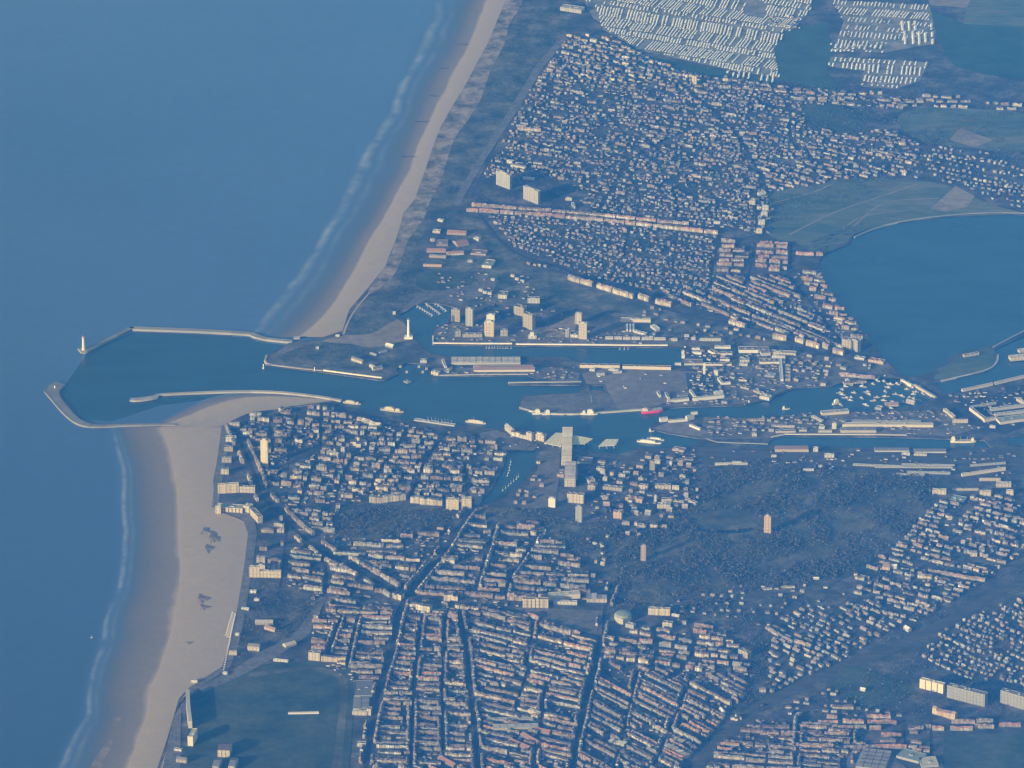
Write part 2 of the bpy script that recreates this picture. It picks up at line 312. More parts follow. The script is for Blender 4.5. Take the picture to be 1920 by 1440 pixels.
patch('camp_site', [(1118, -60), (1530, -60), (1520, 20), (1452, 92), (1464, 146), (1380, 134), (1200, 95), (1130, 55)], 'camp')
patch('camp_site', [(1085, -60), (1132, -60), (1150, 10), (1142, 52), (1112, 34), (1098, 8)], 'camp')
CLEAR = [[(1400, -6), (1442, 6), (1432, 36), (1396, 28)], [(1246, 18), (1292, 24), (1284, 44), (1240, 38)], [(1330, 66), (1352, 60), (1372, 84), (1346, 92)], [(1160, 20), (1196, 10), (1204, 30), (1172, 40)], [(1600, 50), (1640, 46), (1650, 64), (1610, 70)]]
patch('camp_site', [(1562, 0), (1742, 10), (1756, 50), (1752, 82), (1660, 98), (1560, 96), (1582, 40)], 'camp')
patch('camp_site', [(1555, 107), (1640, 110), (1742, 117), (1724, 152), (1680, 167), (1613, 162), (1620, 133), (1555, 125)], 'camp')
patch('dark_field', [(1745, 20), (1810, 45), (2400, 72), (2400, 160), (1925, 150), (1850, 140), (1790, 125), (1760, 80)], 'field')
patch('dark_field', [(1460, 60), (1552, 40), (1560, 100), (1550, 130), (1570, 170), (1462, 150), (1452, 95)], 'field', 1)
patch('dark_field', [(1190, 100), (1380, 140), (1455, 148), (1462, 158), (1300, 140), (1200, 128)], 'field')
patch('pasture', [(1690, 212), (1760, 200), (1840, 205), (1925, 215), (1925, 285), (1830, 278), (1740, 268), (1690, 240)], 'meadow', 2)
patch('ploughed_field', [(1780, 262), (1800, 240), (1862, 262), (1828, 276)], 'bare')
patch('pasture', [(1510, 196), (1580, 196), (1620, 215), (1600, 245), (1530, 240), (1505, 220)], 'grass', 2)
patch('park_ground', [(628, 960), (700, 948), (780, 950), (905, 950), (1010, 955), (1080, 985), (1160, 975), (1180, 1000), (1120, 1050), (1080, 1040), (1010, 975), (880, 962), (835, 985), (790, 1003), (700, 1015), (625, 1008)], 'parkland', 1)
patch('park_ground', [(1320, 880), (1420, 868), (1600, 885), (1760, 900), (1755, 930), (1700, 1000), (1600, 1080), (1450, 1110), (1200, 1130), (1150, 1100), (1150, 1040), (1210, 990), (1310, 930)], 'parkland', 2)
for P in (smooth([(1300, 990), (1360, 994), (1410, 990), (1400, 998), (1340, 1000)], 4, True),):
    z_next[0] += .025; sheet('park_pond', [P], 'park_pond', z_next[0])
patch('racecourse_turf', [(362, 1292), (470, 1250), (560, 1240), (640, 1248), (662, 1262), (664, 1300), (655, 1440), (640, 1600), (250, 1600), (320, 1440), (352, 1400)], 'grass', 2)
patch('race_track', [(470, 1262), (560, 1250), (630, 1256), (650, 1275), (652, 1300), (640, 1440), (625, 1600), (600, 1600), (622, 1440), (638, 1310), (636, 1280), (620, 1265), (560, 1258), (480, 1268)], 'parkland', 2)
patch('promenade', [(416, 797), (432, 795), (426, 850), (416, 905), (410, 945), (475, 965), (482, 1000), (474, 1060), (466, 1110), (460, 1150), (450, 1200), (432, 1250), (372, 1290), (352, 1300), (340, 1312), (338, 1440), (305, 1440), (325, 1345), (356, 1288), (416, 1250), (433, 1200), (443, 1150), (450, 1110), (458, 1060), (465, 1000), (456, 975), (398, 950), (402, 900)], 'promenade')
patch('boulevard', [(372, 1290), (432, 1258), (500, 1215), (560, 1180), (600, 1120), (612, 1120), (580, 1190), (520, 1230), (450, 1268), (380, 1298)], 'promenade')
patch('railway_yard', [(1200, 842), (1330, 838), (1440, 846), (1640, 846), (1860, 842), (1925, 838), (1925, 880), (1780, 885), (1640, 880), (1420, 868), (1340, 872), (1180, 862)], 'rail')
patch('quay_apron', [(1310, 824), (1440, 822), (1470, 812), (1640, 813), (1780, 818), (1850, 800), (1760, 770), (1640, 772), (1440, 784), (1320, 782)], 'apron')
patch('depot_ground', [(1860, 740), (1925, 720), (1925, 800), (1880, 815), (1850, 800), (1800, 795), (1770, 760)], 'asphalt')
patch('railway_line', [(1296, 1440), (1335, 1388), (1410, 1321), (1537, 1258), (1687, 1202), (1800, 1143), (1925, 1073), (2100, 982), (2100, 1000), (1925, 1092), (1800, 1161), (1687, 1219), (1537, 1276), (1420, 1340), (1348, 1402), (1318, 1440), (1280, 1520), (1240, 1520)], 'rail')
patch('road', [(1060, 60), (1070, 64), (1020, 125), (965, 215), (910, 300), (872, 365), (862, 385), (850, 382), (865, 350), (900, 292), (955, 205), (1008, 118)], 'promenade', 1)
patch('monument_square', [(960, 1138), (1130, 1145), (1128, 1190), (1060, 1180), (985, 1150)], 'apron')
patch('green_deck', [(1222, 803), (1250, 793), (1300, 792), (1312, 800), (1330, 812), (1310, 818), (1255, 810)], 'yard')
for P in (((1480, 440), (1560, 400), (1640, 372), (1720, 345)), ((1580, 430), (1620, 405), (1700, 395)), ((1600, 425), (1660, 380), (1760, 372)), ((1450, 380), (1520, 362), (1560, 345))):
    z_next[0] += .025; q = smooth([G(*a, z_next[0])[:2] for a in P], 4); mt = MB()
    for a, b in zip(q, q[1:]):
        n_ = Vector((-(b[1]-a[1]), b[0]-a[0])).normalized()*4; mt.face([(a[0]+n_.x, a[1]+n_.y, z_next[0]), (a[0]-n_.x, a[1]-n_.y, z_next[0]), (b[0]-n_.x, b[1]-n_.y, z_next[0]), (b[0]+n_.x, b[1]+n_.y, z_next[0])])
    tag(mt.build('path', 'bare'), kind='structure')
patch('station_square', [(930, 806), (1010, 835), (1000, 845), (900, 840), (900, 812)], 'apron')
patch('dock_road', [(1012, 846), (1050, 846), (1048, 900), (1040, 950), (985, 955), (960, 948), (985, 925), (1008, 880)], 'apron')
patch('field_bottom', [(1770, 1378), (1925, 1374), (1925, 1500), (1765, 1500)], 'grass')
patch('yard_ground', [(1590, 1408), (1660, 1405), (1700, 1440), (1700, 1500), (1580, 1500)], 'apron')
patch('sports_ground', [(1580, 1245), (1700, 1275), (1720, 1300), (1620, 1330), (1560, 1290)], 'grass')

# ------------------------------------------------------------------ where things may stand
OX, OY, MW, MH = 100, 120, 2200, 1720
YY, XX = np.mgrid[0:MH, 0:MW]; XX = XX-OX; YY = YY-OY
def inpoly(P, xx=None, yy=None):
    xx = XX if xx is None else xx; yy = YY if yy is None else yy
    r = np.zeros(xx.shape, bool); n = len(P)
    for i in range(n):
        (x0, y0), (x1, y1) = P[i], P[(i+1) % n]
        if y0 == y1: continue
        c = ((y0 > yy) != (y1 > yy)) & (xx < (x1-x0)*(yy-y0)/(y1-y0)+x0); r ^= c
    return r
FREE = inpoly(LANDP)
for h in HOLES: FREE &= ~inpoly(h)
def block(P):
    a = int(max(0, min(p[0] for p in P)+OX)); b = int(min(MW, max(p[0] for p in P)+OX+2)); c = int(max(0, min(p[1] for p in P)+OY)); d = int(min(MH, max(p[1] for p in P)+OY+2))
    if a < b and c < d: FREE[c:d, a:b] &= ~inpoly(P, XX[c:d, a:b], YY[c:d, a:b])
def block_line(P, wd):
    global FREE
    for (x0, y0), (x1, y1) in zip(P, P[1:]):
        a = int(max(0, min(x0, x1)-wd+OX)); b = int(min(MW, max(x0, x1)+wd+OX+1)); c = int(max(0, min(y0, y1)-wd+OY)); d = int(min(MH, max(y0, y1)+wd+OY+1))
        if a >= b or c >= d: continue
        xx = XX[c:d, a:b]; yy = YY[c:d, a:b]; L2 = max(1e-6, (x1-x0)**2+(y1-y0)**2)
        t = np.clip(((xx-x0)*(x1-x0)+(yy-y0)*(y1-y0))/L2, 0, 1)
        FREE[c:d, a:b] &= ~(np.hypot(xx-x0-t*(x1-x0), (yy-y0-t*(y1-y0))*1.3) < wd/2)
def free(x, y):
    i, j = int(round(y))+OY, int(round(x))+OX
    return 0 <= i < MH and 0 <= j < MW and FREE[i, j]

STREETS = [
 ([(436, 795), (465, 860), (482, 900), (490, 930), (527, 965), (550, 990), (605, 1035), (690, 1080), (742, 1112)], 12),
 ([(540, 975), (536, 1010), (531, 1060), (526, 1100)], 9), ([(605, 1035), (612, 1080), (607, 1120), (600, 1160)], 9),
 ([(885, 955), (862, 985), (830, 1040), (795, 1080), (757, 1125), (745, 1162), (735, 1217), (720, 1267), (710, 1305), (700, 1350), (690, 1405), (684, 1460)], 13),
 ([(860, 1150), (875, 1220), (880, 1280), (885, 1330), (892, 1380), (897, 1460)], 9), ([(1150, 1100), (1135, 1140), (1122, 1210), (1115, 1255), (1100, 1305), (1090, 1355), (1080, 1395), (1070, 1460)], 11),
 ([(928, 985), (915, 1030), (905, 1060), (890, 1110)], 7), ([(1008, 1005), (980, 1050), (955, 1085), (945, 1120)], 7), ([(990, 1255), (978, 1290), (965, 1330)], 6),
 ([(670, 1160), (660, 1200), (650, 1250)], 6), ([(1225, 1175), (1232, 1220), (1222, 1250)], 6), ([(1290, 1170), (1300, 1200), (1295, 1230), (1270, 1265), (1245, 1275)], 7),
 ([(752, 1318), (757, 1350), (765, 1378)], 5), ([(742, 1112), (880, 1135), (985, 1150), (1125, 1195)], 10), ([(560, 765), (545, 830), (540, 880)], 6), ([(505, 785), (512, 840)], 5),
 ([(600, 840), (545, 868), (505, 880)], 11), ([(700, 790), (665, 850), (640, 900), (625, 950)], 7), ([(770, 800), (735, 850), (700, 900), (690, 940)], 6), ([(840, 810), (800, 860), (765, 940)], 6), ([(600, 770), (600, 840), (585, 880), (560, 950)], 6),
 ([(900, 835), (870, 880), (880, 935)], 5), ([(640, 905), (700, 900), (880, 905)], 5), ([(500, 955), (640, 948), (900, 955)], 7),
 ([(1350, 440), (1340, 480), (1330, 540)], 7), ([(1415, 455), (1408, 500), (1395, 535)], 9), ([(1482, 450), (1482, 500), (1470, 520)], 8), ([(1478, 515), (1530, 580), (1600, 670)], 7),
 ([(1345, 445), (1420, 440), (1450, 360)], 6), ([(900, 402), (960, 470), (1060, 505), (1250, 580), (1450, 625), (1600, 690), (1740, 730)], 12),
 ([(1060, 70), (1010, 140), (945, 240), (885, 370)], 5), ([(872, 392), (1090, 412), (1350, 436), (1520, 462)], 3),
 ([(1330, 400), (1200, 280), (1070, 140)], 5), ([(1440, 360), (1380, 250), (1270, 150)], 5), ([(1120, 400), (1180, 300), (1300, 240), (1420, 235)], 5), ([(1560, 330), (1480, 260), (1480, 160)], 4),
 ([(1240, 340), (1400, 300), (1560, 300), (1700, 310)], 4), ([(790, 1160), (775, 1290), (770, 1440)], 4.4), ([(640, 1155), (612, 1235)], 4.4), ([(835, 1150), (828, 1290), (832, 1440)], 4.4), ([(1000, 1170), (985, 1255)], 4.4), ([(1022, 1290), (1000, 1440)], 4.4), ([(1195, 1262), (1150, 1440)], 4.4), ([(1295, 1270), (1225, 1440)], 4.4), ([(1500, 1345), (1490, 1440)], 4.4), ([(1600, 1345), (1590, 1440)], 4.4),
 ([(1010, 175), (1080, 190), (1160, 180), (1260, 200)], 4), ([(985, 215), (1060, 235), (1130, 225), (1200, 250), (1240, 290)], 4), ([(960, 262), (1040, 280), (1110, 300), (1180, 290)], 4), ([(1090, 340), (1160, 330), (1230, 350), (1300, 345), (1380, 360)], 4), ([(1110, 330), (1130, 370), (1120, 405)], 4), ([(1180, 330), (1200, 370), (1190, 415)], 4),
 ([(1260, 345), (1270, 390), (1262, 425)], 4), ([(1320, 345), (1345, 380), (1340, 420)], 4), ([(1480, 200), (1400, 215), (1330, 205)], 4), ([(1000, 440), (1080, 455), (1160, 440), (1250, 465), (1330, 460)], 4), ([(1060, 420), (1050, 470), (1080, 510)], 4), ([(1180, 430), (1170, 480), (1200, 535)], 4), ([(1270, 440), (1260, 500), (1280, 545)], 4), ([(1290, 1440), (1335, 1385), (1410, 1325), (1537, 1265), (1687, 1209), (1800, 1149), (1925, 1080), (2060, 1000)], 19),
 ([(1730, 1180), (1840, 1130), (1930, 1105)], 3), ([(1745, 1340), (1748, 1440)], 9), ([(1695, 1350), (1700, 1440)], 8), ([(1100, 1390), (1230, 1360), (1330, 1350)], 6), ([(1090, 1300), (1060, 1290), (900, 1290)], 4),
]
for P, wd in STREETS: block_line(P, wd)
sm_ = MB()
def street_mesh():
    for i, (P, wd) in enumerate(STREETS):
        if wd > 15: continue
        z = LZ+.03+.012*(i % 12); P2 = smooth(P, 3)
        Wd = [G(x, y, z) for x, y in P2]
        for a, b in zip(Wd, Wd[1:]):
            d = (b-a); d.z = 0
            if d.length < 1: continue
            n = Vector((-d.y, d.x, 0)).normalized()*(wd*.62); sm_.face([a-n, b-n, b+n, a+n])
street_mesh(); tag(sm_.build('road', 'asphalt'), kind='structure')

# ------------------------------------------------------------------ colours
WC = {'green': (.34, .38, .33), 'cream': (.62, .58, .5), 'white': (.68, .69, .68), 'yellow': (.68, .62, .48), 'beige': (.45, .42, .37), 'grey': (.36, .38, .39), 'pale grey': (.46, .48, .49), 'pink': (.44, .37, .34), 'brick': (.34, .275, .24), 'orange': (.62, .48, .34), 'tan': (.43, .385, .33)}
RC = {'beige': (0.456, 0.408, 0.336), 'tan': (0.384, 0.324, 0.276), 'slate': (0.072, 0.078, 0.096), 'grey': (0.204, 0.204, 0.216), 'pale grey': (0.408, 0.408, 0.420), 'red': (0.336, 0.192, 0.156), 'brown': (0.132, 0.108, 0.102), 'pink': (0.288, 0.216, 0.204), 'white': (0.720, 0.720, 0.684), 'green': (0.288, 0.348, 0.300), 'cream': (0.600, 0.564, 0.444)}
def jit(c, a=.15):
    k = 1+random.uniform(-a, a); return tuple(max(.02, min(.9, x*k*(1+random.uniform(-.04, .04)))) for x in c)

def frame_of(x0, y0, x1, y1):
    """front line in the view -> left end on the ground, unit vectors along and back, length"""
    a = G(x0, y0); b = G(x1, y1); d = b-a; l = d.length; u = d/l; v = Vector((-u.y, u.x, 0))
    return a, u, v, l
def shell(wm, rm, o, u, v, l, dep, h, roof, wc, rc, seg=0, z0=0, parapet=False):
    """walls into wm, roof into rm; o is the front-left corner relative to the thing's origin"""
    n = max(1, int(round(l/seg))) if seg else 1; sl_ = l/n; hs = [h+(random.uniform(-.16, .16)*h if n > 1 else 0) for _ in range(n)]
    P = lambda s, t, z: (o.x+u.x*s+v.x*t, o.y+u.y*s+v.y*t, z0+z)
    uo = random.uniform(0, 50)
    for i in range(n):
        s0, s1 = i*sl_, (i+1)*sl_; hh = hs[i]; c = jit(wc, .38) if n > 1 else wc; r = jit(rc, .4) if n > 1 else rc; fo = random.uniform(-1.6, 1.6) if n > 1 else 0; dep_ = dep; dep = dep_*random.uniform(.8, 1.15) if n > 1 else dep_
        q = lambda a, b, z_, w_: wm.face([(*a[:2], z0), (*b[:2], z0), (*b[:2], z0+z_), (*a[:2], z0+z_)], c, [(uo, 0), (uo+w_, 0), (uo+w_, z_), (uo, z_)])
        P = lambda s, t, z, fo=fo: (o.x+u.x*s+v.x*(t+fo), o.y+u.y*s+v.y*(t+fo), z0+z); A, B, C_, D = P(s0, 0, 0), P(s1, 0, 0), P(s1, dep, 0), P(s0, dep, 0)
        q(A, B, hh, sl_); q(C_, D, hh, sl_)
        q(B, C_, hh, dep); q(D, A, hh, dep)
        if roof == 'flat':
            if parapet:
                e = .5; k = hh+1.1
                for a, b in ((A, B), (B, C_), (C_, D), (D, A)):
                    wm.face([(*a[:2], z0+hh), (*b[:2], z0+hh), (*b[:2], z0+k), (*a[:2], z0+k)], c)
                I = [P(s0+e, e, k), P(s1-e, e, k), P(s1-e, dep-e, k), P(s0+e, dep-e, k)]; O = [P(s0, 0, k), P(s1, 0, k), P(s1, dep, k), P(s0, dep, k)]
                for a in range(4):
                    b = (a+1) % 4; wm.face([O[a], O[b], I[b], I[a]], c); wm.face([I[a], I[b], (*I[b][:2], z0+hh), (*I[a][:2], z0+hh)], c)
            rm.face([P(s0, 0, hh), P(s1, 0, hh), P(s1, dep, hh), P(s0, dep, hh)], r)
        else:
            rh = min(dep*.42, 7.0) if roof != 'shed' else min(dep*.12, 4.0); e = .5
            rm.face([P(s0, -e, hh-.2), P(s1, -e, hh-.2), P(s1, dep/2, hh+rh), P(s0, dep/2, hh+rh)], r)
            rm.face([P(s1, dep+e, hh-.2), P(s0, dep+e, hh-.2), P(s0, dep/2, hh+rh), P(s1, dep/2, hh+rh)], r)
            for s in (s0, s1): wm.face([P(s, 0, hh), P(s, dep, hh), P(s, dep/2, hh+rh)], c)
            if n > 1 and random.random() < .7:                       # chimney
                cs = s0+sl_*.12; k = hh+rh+1.2
                for a, b in (((cs, dep*.4), (cs+1.2, dep*.4)), ((cs+1.2, dep*.4), (cs+1.2, dep*.6)), ((cs+1.2, dep*.6), (cs, dep*.6)), ((cs, dep*.6), (cs, dep*.4))):
                    rm.face([P(*a, hh+rh*.6), P(*b, hh+rh*.6), P(*b, k), P(*a, k)], (.3, .2, .16))
                rm.face([P(cs, dep*.4, k), P(cs+1.2, dep*.4, k), P(cs+1.2, dep*.6, k), P(cs, dep*.6, k)], (.2, .15, .13))
            if n > 1 and random.random() < .35:                      # dormer on the front slope
                cs = s0+sl_*.35; cw = sl_*.35; zt = hh+rh*.62; y0_ = dep*.12; y1_ = dep*.36
                wm.face([P(cs, y0_, hh), P(cs+cw, y0_, hh), P(cs+cw, y0_, zt), P(cs, y0_, zt)], WC['white'])
                rm.face([P(cs, y0_, zt), P(cs+cw, y0_, zt), P(cs+cw, y1_, zt), P(cs, y1_, zt)], r)
        if roof == 'flat' and dep > 9 and sl_ > 14 and n == 1:       # roof housings
            for _ in range(min(4, 1+int(sl_/45))):
                a = random.uniform(.1, .7)*sl_; b = random.uniform(.25, .55)*dep; e1 = min(7, dep*.3); k = hh+2.6
                pts = [P(s0+a, b, hh), P(s0+a+e1*1.3, b, hh), P(s0+a+e1*1.3, b+e1, hh), P(s0+a, b+e1, hh)]
                for i0 in range(4):
                    p, q2 = pts[i0], pts[(i0+1) % 4]; rm.face([p, q2, (*q2[:2], z0+k), (*p[:2], z0+k)], jit(WC['pale grey']))
                rm.face([(*p[:2], z0+k) for p in pts], r)
        dep = dep_

THINGS = []      # every countable thing, for its label: [object, kind words, px, py, adjective text, own label]
BLD = []
def mark(x0, y0, x1, y1, dep):
    a, u, v, l = frame_of(x0, y0, x1, y1)
    c = [PX(a-u*3-v*6), PX(a+u*(l+3)-v*6), PX(a+u*(l+3)+v*(dep+3)), PX(a-u*3+v*(dep+3))]; block(c)

def B(name, x0, y0, x1, y1, dep, h, wc='cream', rc='grey', roof='flat', label=None, seg=0, cat=None, strips=0, wall='wall', top=0, chimney=0, mast=0, bays=0, z0=0, saw=0):
    """one building standing on the front line (x0,y0)-(x1,y1) seen in the view"""
    a, u, v, l = frame_of(x0, y0, x1, y1); ctr = a+u*l/2+v*dep/2
    e = empty(name, ctr); o = a-ctr; wm, rm = MB(), MB()
    shell(wm, rm, Vector((o.x, o.y)), u, v, l, dep, h, roof, WC[wc], RC[rc], seg, z0, parapet=(roof == 'flat' and not seg))
    if saw:                                                            # added sawtooth rows, tilted to the front so flat roofs catch more sun
        n = max(2, int(dep/saw)); Q = lambda s, t, z: (o.x+u.x*s+v.x*t, o.y+u.y*s+v.y*t, z)
        for i in range(n):
            t0, t1 = dep*i/n+1, dep*(i+1)/n-saw*.25; hh = h+saw*.28; c = jit(RC[rc], .12)
            for k in range(max(1, int(l/22))):
                s0, s1 = l*k/max(1, int(l/22))+1, l*(k+1)/max(1, int(l/22))-1
                rm.face([Q(s0, t0, h+.1), Q(s1, t0, h+.1), Q(s1, t1, hh), Q(s0, t1, hh)], jit(c, .1)); rm.face([Q(s1, t1, h+.1), Q(s0, t1, h+.1), Q(s0, t1, hh), Q(s1, t1, hh)], c)
                rm.face([Q(s0, t0, h+.1), Q(s0, t1, hh), Q(s0, t1, h+.1)], c); rm.face([Q(s1, t0, h+.1), Q(s1, t1, h+.1), Q(s1, t1, hh)], c)
    wm.build('wall', wall, e); ro = rm.build('roof', 'roof', e)
    P = lambda s, t, z: Vector((o.x+u.x*s+v.x*t, o.y+u.y*s+v.y*t, z))
    def pbox(m, s0, t0, z0_, s1, t1, z1, c):
        q = [P(s0, t0, 0), P(s1, t0, 0), P(s1, t1, 0), P(s0, t1, 0)]; m.prism([(p.x, p.y) for p in q], z0_, z1, c)
    for i in range(strips):                                           # loggia stacks standing proud of the front
        m = MB(); s = l*(i+.5)/strips; wd = l/strips*.42
        for k in range(int(h/3)):
            pbox(m, s-wd/2, -1.4, k*3+1.2, s+wd/2, -.02, k*3+2.2, jit(WC[wc], .05))
        pbox(m, s-wd/2-.3, -.5, 0, s-wd/2, -.015, h-.5, (.12, .12, .12)); m.build('balcony_stack', 'plain', e)
    for i in range(bays):                                            # dark strips standing on the front between the bays
        m = MB(); s = l*(i+1)/(bays+1); pbox(m, s-l*.018, -.3, 0, s+l*.018, -.02, h, (.13, .13, .14)); m.build('stairwell_strip', 'plain', e)
    if top:
        m = MB(); pbox(m, l*.25, dep*.25, h, l*.7, dep*.75, h+top, WC[wc]); m.build('plant_room', 'plain', e)
    if mast:
        m = MB(); q = P(l*.5, dep*.5, 0); m.tube(q.x, q.y, [(1.2, h+top), (.4, h+top+mast)], WC['pale grey'], 6); m.build('mast', 'plain', e)
    mark(x0, y0, x1, y1, dep)
    cat = cat or name.replace('_', ' ')
    THINGS.append([e, name, (x0+x1)/2, (y0+y1)/2, f"{wc} {name.replace('_',' ')} with {rc} {'pitched ' if roof=='gable' else 'flat ' if roof=='flat' else ''}roof", label, cat])
    return e

# ------------------------------------------------------------------ the buildings one can pick out
T = 'tower_block'; A = 'apartment_block'; W_ = 'warehouse'; O = 'office_building'
B(T, 489, 874, 502, 875, 15, 104, 'yellow', 'pale grey', label='very tall slim cream skyscraper rising above the seaside old town', strips=2, wall='plain', top=5)
B(T, 930, 346, 956, 356, 13, 60, 'pale grey', 'pale grey', label='wide white tower slab behind the dunes, the one closer to the sea', strips=4, top=4)
B(T, 981, 373, 1009, 384, 13, 56, 'pale grey', 'pale grey', label='wide white tower slab on the lawn just above the long boulevard', strips=4, top=3)
B(T, 908, 631, 926, 632, 22, 60, 'yellow', 'white', label='cream tower block with a white penthouse on the dock apron', strips=3, top=5)
B(T, 846, 603, 862, 604, 20, 50, 'beige', 'grey', label='squat beige tower block at the head of the marina', strips=2, top=3)
B(T, 873, 611, 886, 613, 16, 72, 'pale grey', 'grey', label='slim grey tower block between the beige tower and the cream tower', strips=1, top=4)
B(T, 912, 604, 927, 605, 18, 30, 'white', 'white', label='white rounded block standing right behind the cream dock tower', wall='plain', top=3)
B(T, 963, 590, 982, 594, 24, 36, 'beige', 'grey', label='broad beige block behind the beige tower inland of the dock')
B(T, 980, 614, 998, 620, 20, 60, 'beige', 'grey', label='beige tower block standing inland of the cream dock tower', strips=2)
B(T, 1085, 636, 1100, 637, 20, 66, 'cream', 'white', label='cream tower block at the corner of the sandy dock lot', strips=2, top=3)
B(T, 1078, 608, 1090, 609, 18, 44, 'cream', 'white', label='smaller cream tower behind the corner dock tower', strips=1)
B(A, 989, 569, 1012, 569, 18, 20, 'white', 'grey', label='low white block alone on the waste ground behind the dock towers')
B(A, 934, 560, 950, 561, 38, 16, 'white', 'grey', label='pale block with large grey roof behind the marina')
B(A, 867, 633, 904, 633, 14, 14, 'beige', 'grey', label='low beige block on the quay beside the cream dock tower')
B(A, 853, 632, 864, 632, 16, 24, 'grey', 'grey', label='small grey block at the seaward end of the dock quay')
B(A, 938, 631, 952, 631, 18, 26, 'beige', 'grey', label='small beige block inland of the cream dock tower')
B(A, 990, 636, 1006, 636, 16, 12, 'white', 'white', label='little white harbour building on the quay with a raised middle', top=14)
B(A, 1060, 633, 1067, 633, 14, 34, 'pale grey', 'grey', label='narrow pale slab beside the corner dock tower')
B(A, 1069, 633, 1084, 634, 30, 12, 'white', 'grey', label='low white block at the foot of the corner dock tower')
# lighthouses and harbour lights
def lighthouse(px, py, h, r, label, base=True, wc=(.86, .86, .82)):
    c = G(px, py); e = empty('lighthouse', c)
    m = MB(); m.tube(0, 0, [(r*1.35, 0), (r, h*.12), (r*.72, h*.86), (r*1.1, h*.87), (r*1.1, h*.9)], wc, 16); m.build('tower', 'plain', e)
    m = MB(); m.tube(0, 0, [(r*.6, h*.9), (r*.6, h*.96)], (.25, .3, .32), 12); m.build('lantern_room', 'plain', e)
    m = MB(); m.tube(0, 0, [(r*.75, h*.96), (.1, h)], (.5, .15, .12), 12); m.build('dome', 'plain', e)
    if base:
        m = MB(); m.box(-r*3, -r*2.2, 0, r*3, r*2.2, 9, (.84, .84, .8)); m.build('base_building', 'plain', e)
    THINGS.append([e, 'lighthouse', px, py, '', label, 'lighthouse']); block([(px-8, py-8), (px+8, py-8), (px+8, py+5), (px-8, py+5)])
lighthouse(766, 634, 84, 5.2, 'tall white lighthouse tower on the sandy flat by the marina')
lighthouse(157, 657, 62, 6.5, 'pale light tower at the very tip of the far breakwater', False, (.72, .66, .6))
lighthouse(103, 728, 12, 3, 'small light standing on the hooked tip of the near breakwater', False)
for x, y, t in ((494, 691, 'white harbour light in the water off the rounded headland'), (590, 697, 'white harbour light in the channel before the bright quay wall')):
    c = G(x, y, 0); e = empty('harbour_light', c); m = MB(); m.tube(0, 0, [(4, -1), (4, 4), (2, 4.2), (1.6, 14), (2.4, 14.2), (2.4, 17), (.2, 19)], (.85, .85, .82), 10); m.build('post', 'plain', e)
    m = MB(); m.tube(0, 0, [(4.6, 3.4), (4.6, 4.4), (1.7, 4.45)], (.5, .5, .48), 10); m.build('platform', 'plain', e)
    THINGS.append([e, 'harbour_light', x, y, '', t, 'harbour light'])

# breakwaters, piers, quay walls: built as long walls
def wall_line(name, pts, wd, h, c, label, cat, mat='plain', z0=-2, sm=3, rail=0):
    P = smooth(pts, sm) if sm > 1 else pts
    Wp = [G(p[0], p[1], 0) for p in P]; ctr = Wp[len(Wp)//2].copy(); e = empty(name, ctr); m = MB(); R = MB()
    ws = [p[2] if len(p) > 2 else wd for p in P]
    L = []; Rr = []
    for i, p in enumerate(Wp):
        d = (Wp[min(i+1, len(Wp)-1)]-Wp[max(i-1, 0)]); d.z = 0; n = Vector((-d.y, d.x, 0)).normalized()*ws[i]/2
        L.append(p+n-ctr); Rr.append(p-n-ctr)
    for i in range(len(L)-1):
        a, b, c_, d = Rr[i], Rr[i+1], L[i+1], L[i]; z = lambda p, h_: (p.x, p.y, h_)
        cc = jit(c, .16)
        m.face([z(a, h), z(b, h), z(c_, h), z(d, h)], cc); m.face([z(a, z0), z(b, z0), z(b, h), z(a, h)], cc); m.face([z(c_, z0), z(d, z0), z(d, h), z(c_, h)], cc)
        if rail:
            q = lambda p, r_, k: (p.x*(1-k)+r_.x*k, p.y*(1-k)+r_.y*k)
            A0, A1 = q(a, d, .06), q(b, c_, .06)
            R.face([(*A0, h+.01), (*A1, h+.01), (*A1, h+rail), (*A0, h+rail)], jit(c, .1))
            A0, A1 = q(a, d, .94), q(b, c_, .94); B0, B1 = q(a, d, .86), q(b, c_, .86)
            R.face([(*A0, h+.01), (*A1, h+.01), (*A1, h+rail), (*A0, h+rail)], jit(c, .1)); R.face([(*A0, h+rail), (*A1, h+rail), (*B1, h+rail), (*B0, h+rail)], jit(c, .1))
    for i, f in ((0, 1), (-1, -1)):
        a, d = Rr[i], L[i]; m.face([(a.x, a.y, z0), (d.x, d.y, z0), (d.x, d.y, h), (a.x, a.y, h)], c)
    m.build('wall_body', mat, e)
    if rail: R.build('parapet', 'plain', e)
    THINGS.append([e, name, pts[0][0], pts[0][1], '', label, cat]); return e
STN = (.34, .34, .33)
wall_line('breakwater', [(149, 660, 40), (160, 658, 46), (172, 655, 20), (205, 638, 20), (245, 618, 24), (250, 618, 26), (360, 622, 24), (462, 628, 22), (478, 632, 26), (500, 638, 18), (548, 643, 20)], 20, 7, STN, 'long grey breakwater reaching out from the sandy headland to the light tower', 'breakwater', rail=1.5)
wall_line('breakwater', [(114, 721, 50), (104, 727, 60), (98, 735, 60), (104, 748, 40), (120, 768, 38), (140, 788, 34), (160, 798, 30), (185, 801, 18), (240, 799, 14), (310, 798, 12), (330, 799, 10)], 24, 6, (.26, .26, .26), 'curved rubble breakwater with a hooked tip joining the wide beach', 'breakwater', rail=1.2)
wall_line('pier', [(244, 751, 22), (262, 751, 26), (292, 746, 24), (300, 742, 13), (380, 738, 13), (450, 736, 13), (510, 737, 13), (560, 741, 13), (605, 747, 12), (640, 753, 12)], 12, 6, (.42, .42, .41), 'long pale pier curving along the harbour mouth with a wider head', 'pier', rail=1.2)
